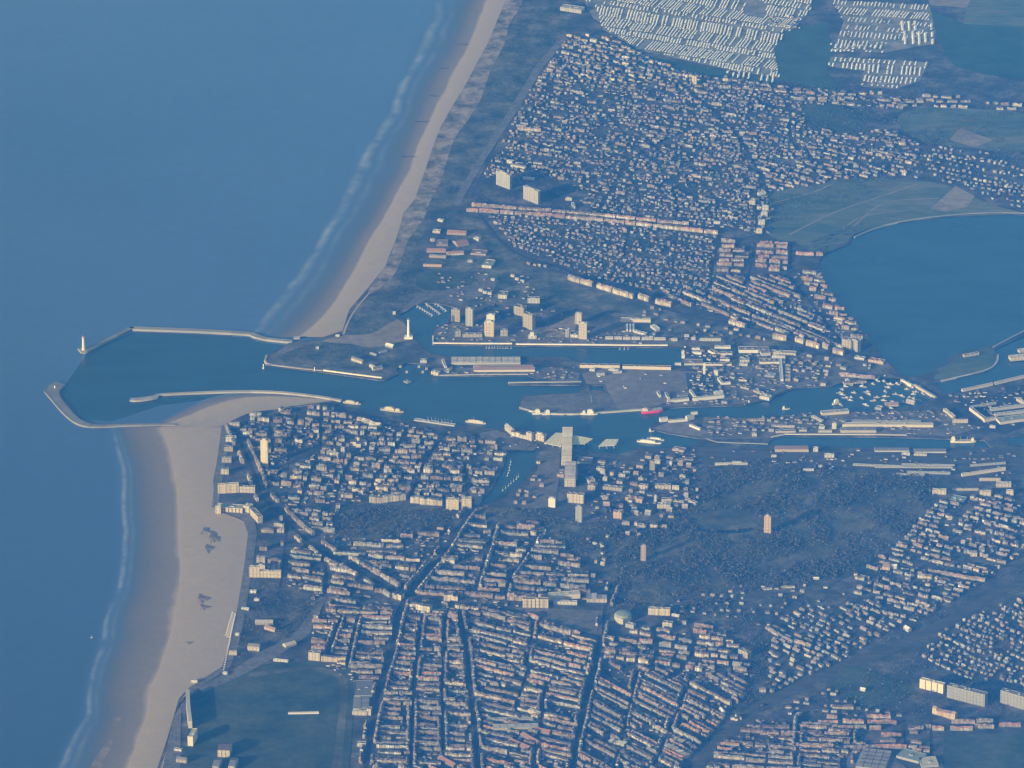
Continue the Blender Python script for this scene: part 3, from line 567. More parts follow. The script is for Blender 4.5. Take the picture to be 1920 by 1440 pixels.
wall_line('quay_wall', [(606, 697), (660, 704), (716, 711)], 7, 9, (.85, .82, .7), 'bright cream quay wall on the headland side of the channel', 'quay wall', sm=1)
wall_line('quay_wall', [(812, 633), (812, 646), (900, 647), (960, 647)], 6, 9, (.84, .82, .76), 'white quay wall at the marina corner of the long dock', 'quay wall', sm=1)
wall_line('quay_wall', [(967, 648), (1100, 649), (1190, 650), (1252, 650)], 6, 9, (.84, .82, .76), 'white quay wall along the far side of the long dock', 'quay wall', sm=1)
wall_line('quay_wall', [(500, 668), (500, 683), (540, 690), (604, 697)], 8, 6, (.5, .48, .43), 'stone bank round the tip of the headland', 'quay wall')
wall_line('jetty', [(953, 719.5), (1020, 718.5), (1090, 717.5)], 9, 6, (.5, .5, .48), 'thin straight jetty jutting into the channel above the green pier', 'jetty', sm=1)
wall_line('quay_wall', [(974, 766), (1010, 775), (1060, 778), (1110, 776), (1210, 769), (1240, 767)], 7, 6, (.55, .54, .5), 'curved quay edge along the outer side of the green pier', 'quay wall')
wall_line('quay_wall', [(1440, 834.5), (1345, 831), (1322, 824)], 7, 5.5, (.4, .4, .38), 'short grey bank at the seaward end of the inner dock', 'quay wall', sm=1)
wall_line('quay_wall', [(1446, 822), (1472, 816.5), (1640, 817), (1700, 818)], 7, 7, (.6, .58, .52), 'pale quay edge along the far side of the inner dock', 'quay wall', sm=1)
wall_line('quay_wall', [(813, 706), (900, 704.5), (990, 704)], 6, 6.5, (.62, .6, .55), 'pale quay edge below the two long dock sheds', 'quay wall', sm=1)
wall_line('embankment', [(1602, 446), (1660, 424), (1745, 409), (1850, 401), (1925, 402)], 7, 6, (.36, .36, .32), 'curving pale embankment along the meadow side of the lagoon', 'embankment')
wall_line('embankment', [(1764, 716), (1846, 697), (1868, 682), (1871, 667)], 6, 6.5, (.5, .49, .44), 'pale bank round the grassy spit between lagoon and canal', 'embankment')
wall_line('embankment', [(1862, 653), (1925, 620)], 6, 6.5, (.36, .37, .36), 'straight dyke running inland from the tip of the grassy spit', 'embankment', sm=1)
wall_line('embankment', [(1690, 716), (1710, 726)], 9, 12, (.7, .66, .58), 'short bright wall beside the bridge by the lagoon', 'embankment', sm=1)
wall_line('embankment', [(1714, 724), (1754, 748)], 9, 10, (.6, .57, .5), 'slanting pale ramp wall inland of the fishing harbour', 'embankment', sm=1)
wall_line('jetty', [(1108, 744), (1110, 756)], 3, 6, (.4, .4, .4), 'tiny post jetty on the grey yard', 'jetty', sm=1)
for x0, y0, x1, y1 in ((1104, 723.5, 1106, 733), (1134, 712, 1137, 734), (1104, 733.5, 1136, 733.5)): pass
for i, (x0, y0, x1, y1, t) in enumerate(((777, 571, 812, 592, 'first'), (795, 567, 826, 589, 'second'), (813, 566, 838, 584, 'third'))):
    wall_line('pontoon', [(x0, y0), (x1, y1)], 5, 1.6, (.55, .56, .55), f'{t} thin marina pontoon, counted from the lighthouse', 'pontoon', z0=.1, sm=1)
for i, (x0, y0, x1, t) in enumerate(((848, 83, 880, 'topmost'), (818, 128, 842, 'second'), (800, 180, 822, 'third'), (774, 228, 806, 'fourth'), (748, 294, 782, 'fifth'))):
    wall_line('groyne', [(x0+6, y0), (x1, y0+1)], 5, 2, (.05, .05, .05), f'{t} dark groyne across the wet sand of the long straight beach', 'groyne', sm=1)

# docks side
B(W_, 846, 684, 976, 684, 52, 8, 'pale grey', 'pale grey', 'flat', 'long flat grey shed on the spit between channel and dock', wall='plain', saw=12)
B(W_, 888, 698, 1003, 697, 26, 9, 'cream', 'pink', 'gable', 'long shed with pinkish roof just above the channel quay', wall='plain')
B(W_, 887, 690, 1000, 689, 7, 7, 'pink', 'pink', 'gable', 'narrow pink strip building behind the long pinkish shed', wall='plain')
B(W_, 1087, 690, 1162, 691, 14, 12, 'cream', 'slate', 'flat', 'long cream shed on the dock edge, the seaward one of two', wall='plain')
B(W_, 1167, 692, 1258, 694, 14, 12, 'cream', 'slate', 'flat', 'long cream shed on the dock edge, the inland one of two', wall='plain')
B(W_, 1105, 696, 1115, 697, 12, 8, 'white', 'white'); B(W_, 1141, 695, 1158, 698, 12, 6, 'white', 'white'); B(W_, 1150, 701, 1166, 700, 10, 6, 'white', 'pale grey'); B(W_, 1118, 705, 1134, 705, 12, 7, 'pale grey', 'white')
B(W_, 1163, 604, 1220, 605, 16, 12, 'cream', 'cream', label='long cream flat shed inland of the corner dock tower', wall='plain')
for x in (1174, 1180, 1186): B(W_, x, 622, x+3.5, 622, 55, 8, 'white', 'white', wall='plain')
B(W_, 1188, 624, 1210, 630, 14, 8, 'white', 'pale grey'); B(W_, 1219, 614, 1229, 622, 20, 9, 'white', 'white'); B(W_, 1217, 635, 1224, 636, 34, 10, 'white', 'grey')
for i, (x0, x1, y) in enumerate(((1135, 1150, 637), (1152, 1166, 637), (1168, 1182, 637.5), (1184, 1200, 637.5), (1203, 1224, 638), (1226, 1248, 638.5), (1258, 1270, 640), (1296, 1304, 638), (1312, 1352, 640), (1283, 1292, 633))): B('boathouse', x0, y, x1, y, 10, 8, 'white', 'pale grey', 'gable', cat='boathouse')
for x0, y0, x1, y1, d, h, wc, rc in ((1278, 664, 1283, 664, 10, 12, 'white', 'white'), (1278, 672, 1284, 672, 10, 12, 'white', 'white'), (1297, 657, 1312, 657, 12, 8, 'white', 'pale grey'), (1300, 664, 1315, 665, 10, 8, 'white', 'pale grey'), (1327, 660, 1342, 667, 16, 8, 'cream', 'grey'), (1342, 667, 1373, 667, 16, 9, 'cream', 'grey'),
    (1340, 654, 1370, 654, 14, 8, 'white', 'pale grey'), (1350, 678, 1368, 678, 16, 9, 'white', 'grey'), (1283, 685, 1318, 685, 40, 7, 'pale grey', 'pink'), (1322, 686, 1372, 686, 14, 7, 'cream', 'grey'), (1265, 686, 1277, 686, 9, 8, 'white', 'white'), (1318, 702, 1322.5, 702, 8, 44, 'white', 'white'),
    (1338, 703, 1346, 705, 8, 20, 'pale grey', 'pale grey'), (1352, 722, 1370, 721, 9, 8, 'white', 'pale grey'), (1345, 712, 1352, 722, 8, 9, 'white', 'pale grey')):
    B(W_, x0, y0, x1, y1, d, h, wc, rc, wall='plain')
B(W_, 1385, 662, 1422, 662, 34, 12, 'white', 'grey', label='white front of a flat grey works hall beside the dark street', wall='plain'); B(W_, 1387, 680, 1405, 680, 22, 10, 'cream', 'pale grey'); B(W_, 1386, 687, 1402, 687, 12, 8, 'white', 'white')
B(W_, 1427, 668, 1445, 667, 60, 12, 'pale grey', 'pink', label='tall works hall with pale red roof in the yards by the lagoon road', wall='plain'); B(W_, 1445, 665, 1492, 668, 24, 10, 'cream', 'pale grey'); B(W_, 1424, 683, 1472, 683, 34, 9, 'cream', 'grey', wall='plain'); B(W_, 1447, 673, 1472, 675, 10, 12, 'white', 'white'); B(W_, 1463.5, 716, 1469, 716, 190, 10, 'white', 'white', label='long narrow white shed running away from the fishing harbour', wall='plain')
for i in range(5): B(W_, 1472, 689+i*6.5, 1482, 689+i*6.5, 12, 8, 'beige', 'pale grey')
B(W_, 1433, 707, 1452, 709, 28, 7, 'grey', 'pale grey'); B(W_, 1424, 748, 1442, 752, 26, 12, 'white', 'cream'); B(W_, 1412, 735, 1428, 742, 16, 8, 'beige', 'pale grey'); B(W_, 1388, 728, 1404, 732, 14, 8, 'beige', 'slate'); B(W_, 1385, 715, 1400, 716, 20, 7, 'white', 'slate')
B(W_, 1300, 753, 1358, 747, 12, 12, 'white', 'pale grey', label='white shed at the corner of the grey container yard', wall='plain'); B(W_, 1252, 756, 1292, 752, 12, 9, 'white', 'pale grey', wall='plain'); B(W_, 1292, 735, 1302, 748, 8, 10, 'white', 'pale grey'); B(W_, 1246, 740, 1252, 750, 8, 10, 'white', 'grey'); B(W_, 1231, 738, 1236, 746, 8, 10, 'white', 'grey')
B(W_, 1340, 741, 1356, 739, 14, 10, 'white', 'white'); B(W_, 1270, 745, 1290, 743, 10, 5, 'grey', 'slate')
# seafront of the headland
B(A, 658, 676, 679, 683, 13, 11, 'cream', 'grey', 'gable', 'cream-fronted hall alone on the scrubby headland'); B('house', 700, 696, 718, 692, 14, 9, 'yellow', 'grey', 'gable'); B('house', 692, 688, 706, 694, 10, 8, 'white', 'pale grey', 'gable'); B('house', 722, 650, 736, 654, 16, 8, 'pale grey', 'white', 'gable'); B('house', 552, 637, 562, 636, 12, 6, 'white', 'pale grey'); B('house', 592, 655, 598, 655, 10, 6, 'white', 'white'); B('house', 629, 631, 636, 632, 10, 6, 'white', 'pale grey'); B('house', 736, 590, 742, 590, 12, 8, 'white', 'white')
B('house', 693, 664, 705, 668, 8, 5, 'pale grey', 'pale grey'); B('house', 712, 664, 726, 660, 8, 5, 'pale grey', 'pale grey'); B(O, 788, 681, 800, 681, 18, 10, 'white', 'green', label='little harbour office with green roof at the lock'); B(O, 808, 702, 822, 705, 16, 12, 'cream', 'pale grey'); B(O, 830, 698, 842, 700, 30, 6, 'pale grey', 'pale grey'); B(O, 828, 678, 834, 692, 8, 10, 'white', 'pale grey'); B(O, 756, 716, 764, 720, 18, 3, 'pale grey', 'green')
for x, y in ((783, 690), (790, 700), (797, 694), (760, 700), (748, 690)): B('lock_hut', x, y, x+5, y, 8, 6, 'pale grey', 'pale grey', cat='hut')
# red-roofed hospital quarter
for x0, y0, x1, y1, d, h, wc, rc, t in ((811, 437, 825, 438, 20, 9, 'cream', 'cream', 'cream square house above the red-roofed quarter'), (838, 440, 874, 442, 22, 10, 'pink', 'red', 'long red-roofed wing at the top of the red quarter'), (858, 464, 880, 460, 50, 9, 'pink', 'red', 'deep red-roofed wing on the inland side of the red quarter'),
    (818, 462, 840, 462, 44, 9, 'brick', 'pink', 'pinkish block in the middle of the red quarter'), (800, 474, 836, 474, 16, 9, 'pink', 'red', 'red-roofed row below the pinkish middle block'), (804, 483, 836, 485, 14, 8, 'pink', 'pale grey', 'greyish row second from the bottom of the red quarter'), (793, 500, 828, 501, 8, 8, 'orange', 'pink', 'low orange front closing the red quarter at the bottom'),
    (838, 480, 870, 478, 16, 9, 'white', 'red', 'white-fronted red-roofed row beside the deep red wing'), (882, 478, 911, 480, 40, 7, 'pink', 'pink', 'broad flat pink hall next to the red quarter'), (903, 502, 921, 504, 60, 11, 'white', 'green', 'white block with pale green roof on the waste ground'), (809, 454, 816, 453, 14, 10, 'cream', 'grey', 'tiny cream house hard against the red quarter'),
    (887, 450, 897, 453, 16, 9, 'white', 'white', 'lone white house just inland of the red quarter'), (820, 415, 830, 417, 12, 8, 'white', 'cream', 'small white house above the cream square house'), (876, 492, 886, 493, 14, 7, 'pale grey', 'pale grey', 'small grey shed below the broad pink hall')):
    B('red_roofed_building' if rc in ('red', 'pink') else 'house', x0, y0, x1, y1, d, h, wc, rc, 'gable' if rc == 'red' else 'flat', label=t)
for x, y in ((957, 519), (965, 525), (975, 529), (897, 546), (905, 550), (914, 552), (920, 526)): B('house', x, y, x+7, y+1.5, 10, 6, 'white', 'pale grey', 'gable')
B(A, 980, 337, 1002, 339, 0+14, 8, 'white', 'cream'); B(A, 957, 313, 985, 318, 12, 10, 'white', 'grey', 'gable'); B(A, 950, 306, 960, 308, 14, 12, 'white', 'white'); B(A, 970, 245, 1014, 248, 12, 11, 'cream', 'pink', 'gable', seg=14); B(A, 1050, 20, 1090, 26, 40, 16, 'pale grey', 'pale grey', label='large grey block at the top edge above the dune scrub', strips=3)
B(T, 1297, 158, 1306, 159, 12, 36, 'cream', 'grey', label='pale church tower standing over the roofs below the caravan fields')
B(A, 1060, 376, 1072, 377, 14, 9, 'cream', 'white'); B(A, 905, 393, 940, 392, 26, 6, 'beige', 'pale grey', 'flat'); B(A, 1071, 384, 1074, 392, 10, 10, 'white', 'pale grey')
for i, (x, y, t) in enumerate(((1428, 371, 'topmost'), (1426, 390, 'second'), (1424, 406, 'third'), (1421, 422, 'fourth'), (1417, 437, 'lowest'))): pass
for x0, x1, y, t in ((1405, 1416, 385, 'white cube house just seaward of the column of white blocks'), (1429, 1441, 395, 'topmost white block in the column at the meadow edge'), (1427, 1439, 407, 'second white block from the top in the meadow-edge column'), (1422, 1434, 422, 'third white block from the top in the meadow-edge column'), (1418, 1429, 438, 'lowest white block in the meadow-edge column')): B(A, x0, y, x1, y, 14, 18, 'white', 'white', label=t)
B(A, 1422, 368, 1436, 366, 12, 12, 'white', 'cream'); B(A, 1338, 420, 1350, 421, 10, 9, 'white', 'white')
# boulevard blocks above the docks
for x0, y0, x1, y1, t in ((1064, 525, 1086, 532, 'first'), (1088, 532, 1110, 538, 'second'), (1118, 540, 1146, 549, 'third'), (1148, 550, 1186, 561, 'fourth'), (1196, 560, 1215, 567, 'fifth'), (1228, 570, 1258, 576, 'sixth')): B(A, x0, y0, x1, y1, 14, 17, 'cream', 'pink' if t > 's' else 'grey', 'gable', seg=11, label=f'{t} cream block down the slanting boulevard, counted from the dunes')
for x0, y0, x1, y1, t in ((1366, 607, 1396, 617, 'first'), (1448, 636, 1474, 640, 'second'), (1490, 641, 1506, 646, 'third'), (1511, 648, 1535, 654, 'fourth'), (1541, 652, 1552, 656, 'fifth'), (1561, 662, 1580, 667, 'sixth')): B(A, x0, y0, x1, y1, 14, 16, 'cream' if t != 'fourth' else 'yellow', 'pink', 'gable', seg=11, label=f'{t} pinkish block along the road to the lagoon bridge')
B(T, 1578, 653, 1596, 659, 26, 40, 'beige', 'grey', label='tall beige tower at the lagoon corner, its seaward half', strips=3); B(T, 1597, 656, 1608, 661, 18, 46, 'pale grey', 'grey', label='tall grey tower at the lagoon corner, its inland half', strips=2)
B(W_, 1602, 673, 1620, 676, 16, 8, 'white', 'pale grey'); B(W_, 1628, 679, 1656, 684, 24, 11, 'orange', 'red', label='long orange-red shed at the foot of the lagoon'); B(A, 1808, 671, 1836, 666, 14, 9, 'cream', 'grey', label='pale clubhouse on the grassy spit between lagoon and canal'); B(W_, 1895, 678, 1925, 675, 30, 12, 'yellow', 'cream', label='bright cream shed on the far bank of the canal'); B(W_, 1912, 663, 1925, 661, 20, 10, 'cream', 'cream')
B(W_, 1805, 735, 1862, 723, 11, 8, 'cream', 'pale grey', wall='plain'); B(W_, 1866, 722, 1925, 708, 11, 8, 'cream', 'pale grey', wall='plain')
# fishing harbour and inner dock
B(W_, 1582, 722, 1625, 718, 0+12, 8, 'beige', 'brown', 'gable', seg=12); B(W_, 1576, 706, 1640, 712, 14, 9, 'beige', 'pink', 'gable', seg=14); B(W_, 1584, 716, 1588, 720, 12, 12, 'white', 'white'); B(W_, 1538, 724, 1548, 724, 10, 8, 'white', 'white')
B(W_, 1660, 763, 1685, 762, 20, 8, 'orange', 'pink', 'gable'); B(W_, 1698, 756, 1714, 760, 16, 9, 'beige', 'pale grey', 'gable'); B(W_, 1640, 768, 1652, 770, 22, 9, 'beige', 'pale grey')
B(W_, 1541, 780, 1592, 776, 24, 10, 'cream', 'pale grey', wall='plain'); B(W_, 1596, 793, 1727, 794, 14, 6, 'grey', 'pale grey', wall='plain'); B(W_, 1579, 801, 1750, 802, 18, 11, 'cream', 'cream', label='very long cream shed along the inner dock, the upper one', wall='plain'); B(W_, 1576, 812, 1643, 812, 26, 10, 'beige', 'grey', label='grey-roofed hall below the very long cream shed', wall='plain', saw=9)
B(W_, 1521, 784, 1541, 794, 10, 10, 'pale grey', 'cream'); B(W_, 1400, 792, 1434, 790, 14, 6, 'orange', 'tan'); B(W_, 1446, 802, 1490, 803, 10, 7, 'cream', 'pale grey'); B(W_, 1455, 813, 1492, 812, 18, 8, 'cream', 'grey'); B(W_, 1498, 810, 1513, 810, 18, 8, 'cream', 'grey'); B(W_, 1535, 805, 1546, 806, 12, 9, 'white', 'white'); B(W_, 1560, 805, 1568, 805, 12, 24, 'cream', 'pale grey', label='tall cream silo block at the end of the very long shed', wall='plain'); B(W_, 1534, 812, 1560, 812, 8, 8, 'cream', 'pale grey'); B(W_, 1410, 819, 1419, 819, 14, 12, 'cream', 'grey')
B(W_, 1453, 848, 1516, 848, 36, 12, 'tan', 'pink', 'shed', 'long tan shed with pinkish roof between dock and rails', wall='plain'); B(W_, 1525, 848, 1534, 848, 14, 16, 'white', 'white'); B(W_, 1546, 859, 1564, 859, 14, 12, 'white', 'white', label='lone white box building on the rail yard'); B(W_, 1640, 848, 1705, 848, 30, 7, 'pale grey', 'grey', 'shed', wall='plain'); B(W_, 1714, 850, 1774, 850, 30, 7, 'pale grey', 'grey', 'shed', wall='plain'); B(W_, 1691, 855, 1706, 855, 10, 10, 'white', 'white'); B(W_, 1713, 855, 1738, 856, 8, 7, 'cream', 'pale grey')
B(W_, 1768, 772, 1786, 786, 12, 12, 'cream', 'cream'); B(W_, 1786, 794, 1815, 794, 12, 12, 'cream', 'cream', label='bent cream shed by the road junction inland of the long dock shed')
B(W_, 1817, 770, 1845, 791, 11, 13, 'cream', 'grey', wall='plain', label='slanting cream warehouse front at the seaward edge of the depot'); B(W_, 1846, 793, 1868, 788, 11, 13, 'cream', 'grey', wall='plain'); B(W_, 1822, 767, 1868, 759, 12, 7, 'pale grey', 'pale grey')
B(W_, 1858, 772, 1925, 764, 14, 10, 'pale grey', 'pale grey', wall='plain'); B(W_, 1866, 782, 1925, 775, 14, 10, 'pale grey', 'pale grey', wall='plain'); B(W_, 1875, 797, 1925, 790, 40, 11, 'cream', 'green', wall='plain', label='large depot shed with pale green roof at the inland edge'); B(W_, 1905, 752, 1925, 764, 12, 12, 'cream', 'cream'); B(W_, 1855, 803, 1866, 804, 12, 8, 'white', 'white')
for x0, y0, x1, y1 in ((1599, 874, 1700, 878), (1640, 878, 1786, 879), (1690, 874, 1790, 876), (1680, 892, 1734, 893), (1700, 888, 1782, 890), (1820, 876, 1886, 871)): B('train_shed', x0, y0, x1, y1, 10, 6, 'pale grey', 'pale grey', cat='shed')
B(W_, 1804, 894, 1886, 882, 10, 9, 'cream', 'cream', wall='plain', label='slanting bright cream shed below the rail yard'); B(W_, 1836, 902, 1876, 902, 8, 8, 'cream', 'cream'); B(W_, 1868, 914, 1896, 914, 22, 14, 'cream', 'cream'); B(W_, 1886, 928, 1900, 929, 14, 16, 'yellow', 'cream'); B(W_, 1748, 927, 1774, 928, 16, 17, 'yellow', 'cream', label='bright cream box hall just below the long rail sheds'); B(W_, 1836, 930, 1858, 931, 16, 17, 'yellow', 'cream', label='bright cream box hall inland of its twin, beside the green canopy'); B(W_, 1785, 920, 1835, 920, 10, 5, 'cream', 'pale grey')
B(W_, 1780, 938, 1806, 943, 40, 5, 'green', 'green', label='low pale green canopy between the two bright box halls', wall='plain')
for x0, y0, x1 in ((1340, 873, 1402), (1372, 870, 1390), (1506, 884, 1526), (1534, 877, 1542), (1446, 858, 1456)): B(W_, x0, y0, x1, y0, 8, 7, 'white', 'pale grey')
# station quarter
B(W_, 776, 789, 852, 800, 16, 4, 'pale grey', 'pale grey', label='low pale deck-like shed along the near quay', wall='plain'); B(A, 668, 792, 712, 804, 16, 14, 'cream', 'pale grey', 'gable', label='long cream block between the near quay and the old town', seg=11); B(A, 690, 808, 706, 809, 12, 16, 'white', 'grey')
for x0, y0, x1, y1, d, h in ((1238, 792, 1252, 790, 12, 14), (1254, 793, 1290, 790, 10, 8), (1288, 790, 1302, 786, 10, 18), (1292, 800, 1312, 808, 8, 8), (1296, 778, 1308, 777, 8, 8)): B(W_, x0, y0, x1, y1, d, h, 'white', 'pale grey', wall='plain')
B('station_building', 946, 806, 958, 816, 16, 20, 'cream', 'pale grey', 'gable', 'seaward corner wing of the long cream harbour station'); B('station_building', 958, 818, 998, 826, 14, 18, 'cream', 'grey', 'flat', 'long cream wing of the harbour station with grey roof', seg=16); B('station_building', 1000, 824, 1020, 829, 20, 24, 'yellow', 'grey', 'flat', 'taller yellow wing of the harbour station touching the canopy', top=5); B('station_building', 986, 824, 997, 828, 12, 30, 'cream', 'grey', 'flat', 'tower-like middle part of the cream harbour station')
def canopy(pts, h, label, rc):
    Pw = [G(x, y, 0) for x, y in pts]; ctr = sum(Pw, Vector())/len(Pw); ctr.z = LZ; e = empty('station_canopy', ctr); q = [(p.x-ctr.x, p.y-ctr.y) for p in Pw]
    m = MB(); y0 = min(p[1] for p in q); zz = lambda p: h+.05*(p[1]-y0); n = len(q)  # tilt given to the roof so that it catches more sun
    for t in tessellate_polygon([[Vector((*p, 0)) for p in q]]):
        a = [(*q[i], zz(q[i])+1.2) for i in t]; nz = (a[1][0]-a[0][0])*(a[2][1]-a[0][1])-(a[1][1]-a[0][1])*(a[2][0]-a[0][0]); m.face(a if nz > 0 else a[::-1], rc)
    for i in range(n): a, b = q[i], q[(i+1) % n]; m.face([(*a, zz(a)), (*b, zz(b)), (*b, zz(b)+1.2), (*a, zz(a)+1.2)], rc)
    m.build('roof', 'roof', e)
    n = len(q)
    for i in range(n):
        for t in (.05, .5):
            a = q[i]; b = q[(i+1) % n]; x = (a[0]*(1-t)+b[0]*t)*.94; y = (a[1]*(1-t)+b[1]*t)*.94; m = MB(); m.tube(x, y, [(.8, 0), (.8, h-.01)], (.6, .6, .58), 6); m.build('column', 'plain', e)
    for k in range(5):                                                # ribs across the roof
        t = (k+.5)/5; a = (q[0][0]*(1-t)+q[-1][0]*t, q[0][1]*(1-t)+q[-1][1]*t); b = (q[1][0]*(1-t)+q[2][0]*t, q[1][1]*(1-t)+q[2][1]*t)
        m = MB(); dx, dy = b[0]-a[0], b[1]-a[1]; l = math.hypot(dx, dy); nx, ny = -dy/l*.7, dx/l*.7
        m.face([(a[0]+nx, a[1]+ny, zz(a)+1.9), (a[0]-nx, a[1]-ny, zz(a)+1.9), (b[0]-nx, b[1]-ny, zz(b)+1.9), (b[0]+nx, b[1]+ny, zz(b)+1.9)], (.5, .5, .42)); m.build('roof_rib', 'plain', e)
    THINGS.append([e, 'station_canopy', pts[0][0], pts[0][1], '', label, 'station roof']); block(pts)
canopy([(1020, 838), (1042, 820), (1056, 821), (1052, 844)], 9, 'large pale yellow platform roof touching the yellow station wing', (.9, .85, .58))
canopy([(1073, 840), (1075, 824), (1112, 830), (1097, 839)], 9, 'pale yellow platform roof inland of the long beige hall', (.9, .85, .58))
canopy([(1122, 844), (1136, 832), (1160, 832), (1153, 843)], 11, 'small detached pale green platform roof by the ferries', (.88, .86, .64))
B('station_hall', 1052, 873, 1072, 873.2, 290, 18, 'cream', 'cream', 'flat', 'long narrow beige hall running from the water back through the station', cat='station hall', saw=13); B(O, 1058, 913, 1079, 913.3, 150, 30, 'cream', 'pale grey', 'flat', 'deep beige office complex in front of the long hall', top=3, saw=16); B(O, 1076, 900, 1083, 900, 90, 26, 'cream', 'pale grey', 'flat'); B(O, 1044, 895, 1057, 896, 40, 12, 'pink', 'pink', 'flat', 'flat pink annex on the seaward side of the office complex')
B(O, 1082, 869, 1108, 871, 46, 6, 'pale grey', 'pink', 'flat'); B(T, 1028, 951, 1041, 952, 16, 34, 'white', 'white', label='slim white tower block on the dock road', wall='plain', top=4); B(A, 1063, 942, 1094, 945, 18, 34, 'cream', 'grey', label='broad cream block next to the slim white tower', strips=3); B(T, 1079, 979, 1091, 980, 16, 62, 'pale grey', 'grey', label='grey gridded tower below the broad cream block', strips=2, top=3)
for x0, y0, x1, y1, d, h, wc, rc, t in ((1172, 940, 1204, 944, 18, 16, 'orange', 'pink', 'long orange-pink block between station and great park'), (1197, 918, 1214, 920, 14, 18, 'cream', 'pink', None), (1228, 918, 1258, 918, 16, 16, 'cream', 'grey', 'cream block beside the street leading to the great park'), (1232, 955, 1257, 956, 20, 18, 'cream', 'pale grey', 'broad cream block facing the great park'), (1240, 944, 1260, 944, 14, 16, 'cream', 'grey', None), (1262, 946, 1282, 948, 12, 14, 'cream', 'grey', None), (1284, 942, 1304, 950, 12, 14, 'cream', 'grey', None),
    (1150, 972, 1165, 974, 16, 26, 'orange', 'grey', 'short orange-brown block near the start of the great park'), (1126, 962, 1137, 962, 14, 18, 'grey', 'grey', None), (1166, 985, 1180, 986, 12, 12, 'beige', 'pink', None), (1194, 990, 1210, 992, 16, 12, 'beige', 'pink', None), (1226, 942, 1231, 942, 8, 26, 'white', 'white', None), (1118, 884, 1132, 885, 16, 14, 'white', 'grey', None), (1104, 908, 1116, 906, 30, 14, 'white', 'grey', None), (1130, 918, 1166, 922, 20, 12, 'beige', 'tan', None), (1260, 846, 1282, 850, 24, 10, 'beige', 'pink', None), (1160, 895, 1172, 895, 12, 12, 'white', 'grey', None), (1130, 903, 1138, 904, 12, 16, 'cream', 'white', None), (1262, 868, 1300, 866, 14, 10, 'beige', 'brown', None)):
    B(A, x0, y0, x1, y1, d, h, wc, rc, label=t)
B(T, 1218, 882, 1228, 882, 10, 36, 'beige', 'brown', label='slender beige church tower inland of the station'); B(T, 1201, 1052, 1211, 1053, 14, 60, 'pink', 'pink', label='pinkish tower block at the seaward corner of the great park', top=3); B(T, 1432, 1000, 1445, 1001, 15, 66, 'orange', 'beige', label='orange tower block with a mast in the middle of the great park', top=5, mast=10)
# cream fronts round the small park
for x0, y0, x1, y1, d, h, t in ((692, 943, 712, 944, 16, 22, 'rounded cream corner block at the top edge of the dark park'), (713, 944, 761, 938, 16, 24, 'long cream block along the top edge of the dark park'), (769, 943, 786, 945, 16, 26, 'cream block in the middle above the dark park'), (787, 946, 829, 949, 16, 22, 'long low cream block above the inland part of the dark park')): B(A, x0, y0, x1, y1, d, h, 'cream', 'pale grey', label=t, seg=14)
B(A, 836, 957, 860, 958, 20, 42, 'yellow', 'cream', label='tall bright cream block by the yacht basin, the seaward half', strips=3); B(A, 864, 956, 884, 956, 20, 42, 'yellow', 'cream', label='tall bright cream block by the yacht basin, the inland half', strips=2); B(A, 889, 945, 896, 947, 26, 32, 'pale grey', 'grey', label='narrow grey slab beside the tall bright cream pair')
# seafront
for x0, y0, x1, y1, d, h, wc, rc, t, st in ((428, 803, 449, 803, 14, 18, 'cream', 'pale grey', 'first cream block of the seafront, counted from the pier', 0), (423, 829, 443, 829, 14, 20, 'white', 'pale grey', 'second block of the seafront, white, counted from the pier', 0), (420, 847, 437, 847, 14, 18, 'beige', 'grey', 'third block of the seafront, counted from the pier', 0), (416, 868, 434, 868, 14, 20, 'beige', 'grey', 'fourth block of the seafront, counted from the pier', 0), (414, 890, 429, 890, 14, 20, 'cream', 'grey', 'fifth block of the seafront, just above the long cream ones', 0),
    (409, 926, 448, 924, 16, 34, 'yellow', 'cream', 'tall bright cream seafront block above the seafront hall', 2), (449, 924, 478, 925, 16, 24, 'cream', 'grey', 'cream block continuing inland of the tall seafront block', 0), (467, 1083, 487, 1083, 16, 40, 'yellow', 'cream', 'tall bright cream seafront block at the foot of the second terrace', 0), (488, 1083, 527, 1084, 14, 24, 'yellow', 'cream', 'long cream block joined to the tall lower seafront block', 0), (478, 1072-16, 480, 1072-15, 10, 10, 'white', 'grey', None, 0)):
    if t: B(A, x0, y0, x1, y1, d, h, wc, rc, label=t, strips=st)
B('seafront_hall', 404, 963, 414, 964, 26, 30, 'cream', 'cream', label='seaward cream end pavilion of the seafront hall on the beach front'); B('seafront_hall', 415, 960, 455, 963, 34, 18, 'yellow', 'pale grey', label='long cream middle hall of the seafront hall on the beach front', bays=5); B('seafront_hall', 456, 960, 468, 963, 26, 26, 'cream', 'cream', label='square cream block of the seafront hall where the front bends'); B('seafront_hall', 469, 966, 484, 982, 18, 26, 'cream', 'grey', label='slanting cream wing at the inland end of the seafront hall')
B(T, 645-6, 856, 646, 856, 12, 32, 'white', 'white', label='slim white tower in the old town near the domed church'); B(A, 612, 856, 634, 861, 16, 16, 'cream', 'grey', 'gable', seg=12)
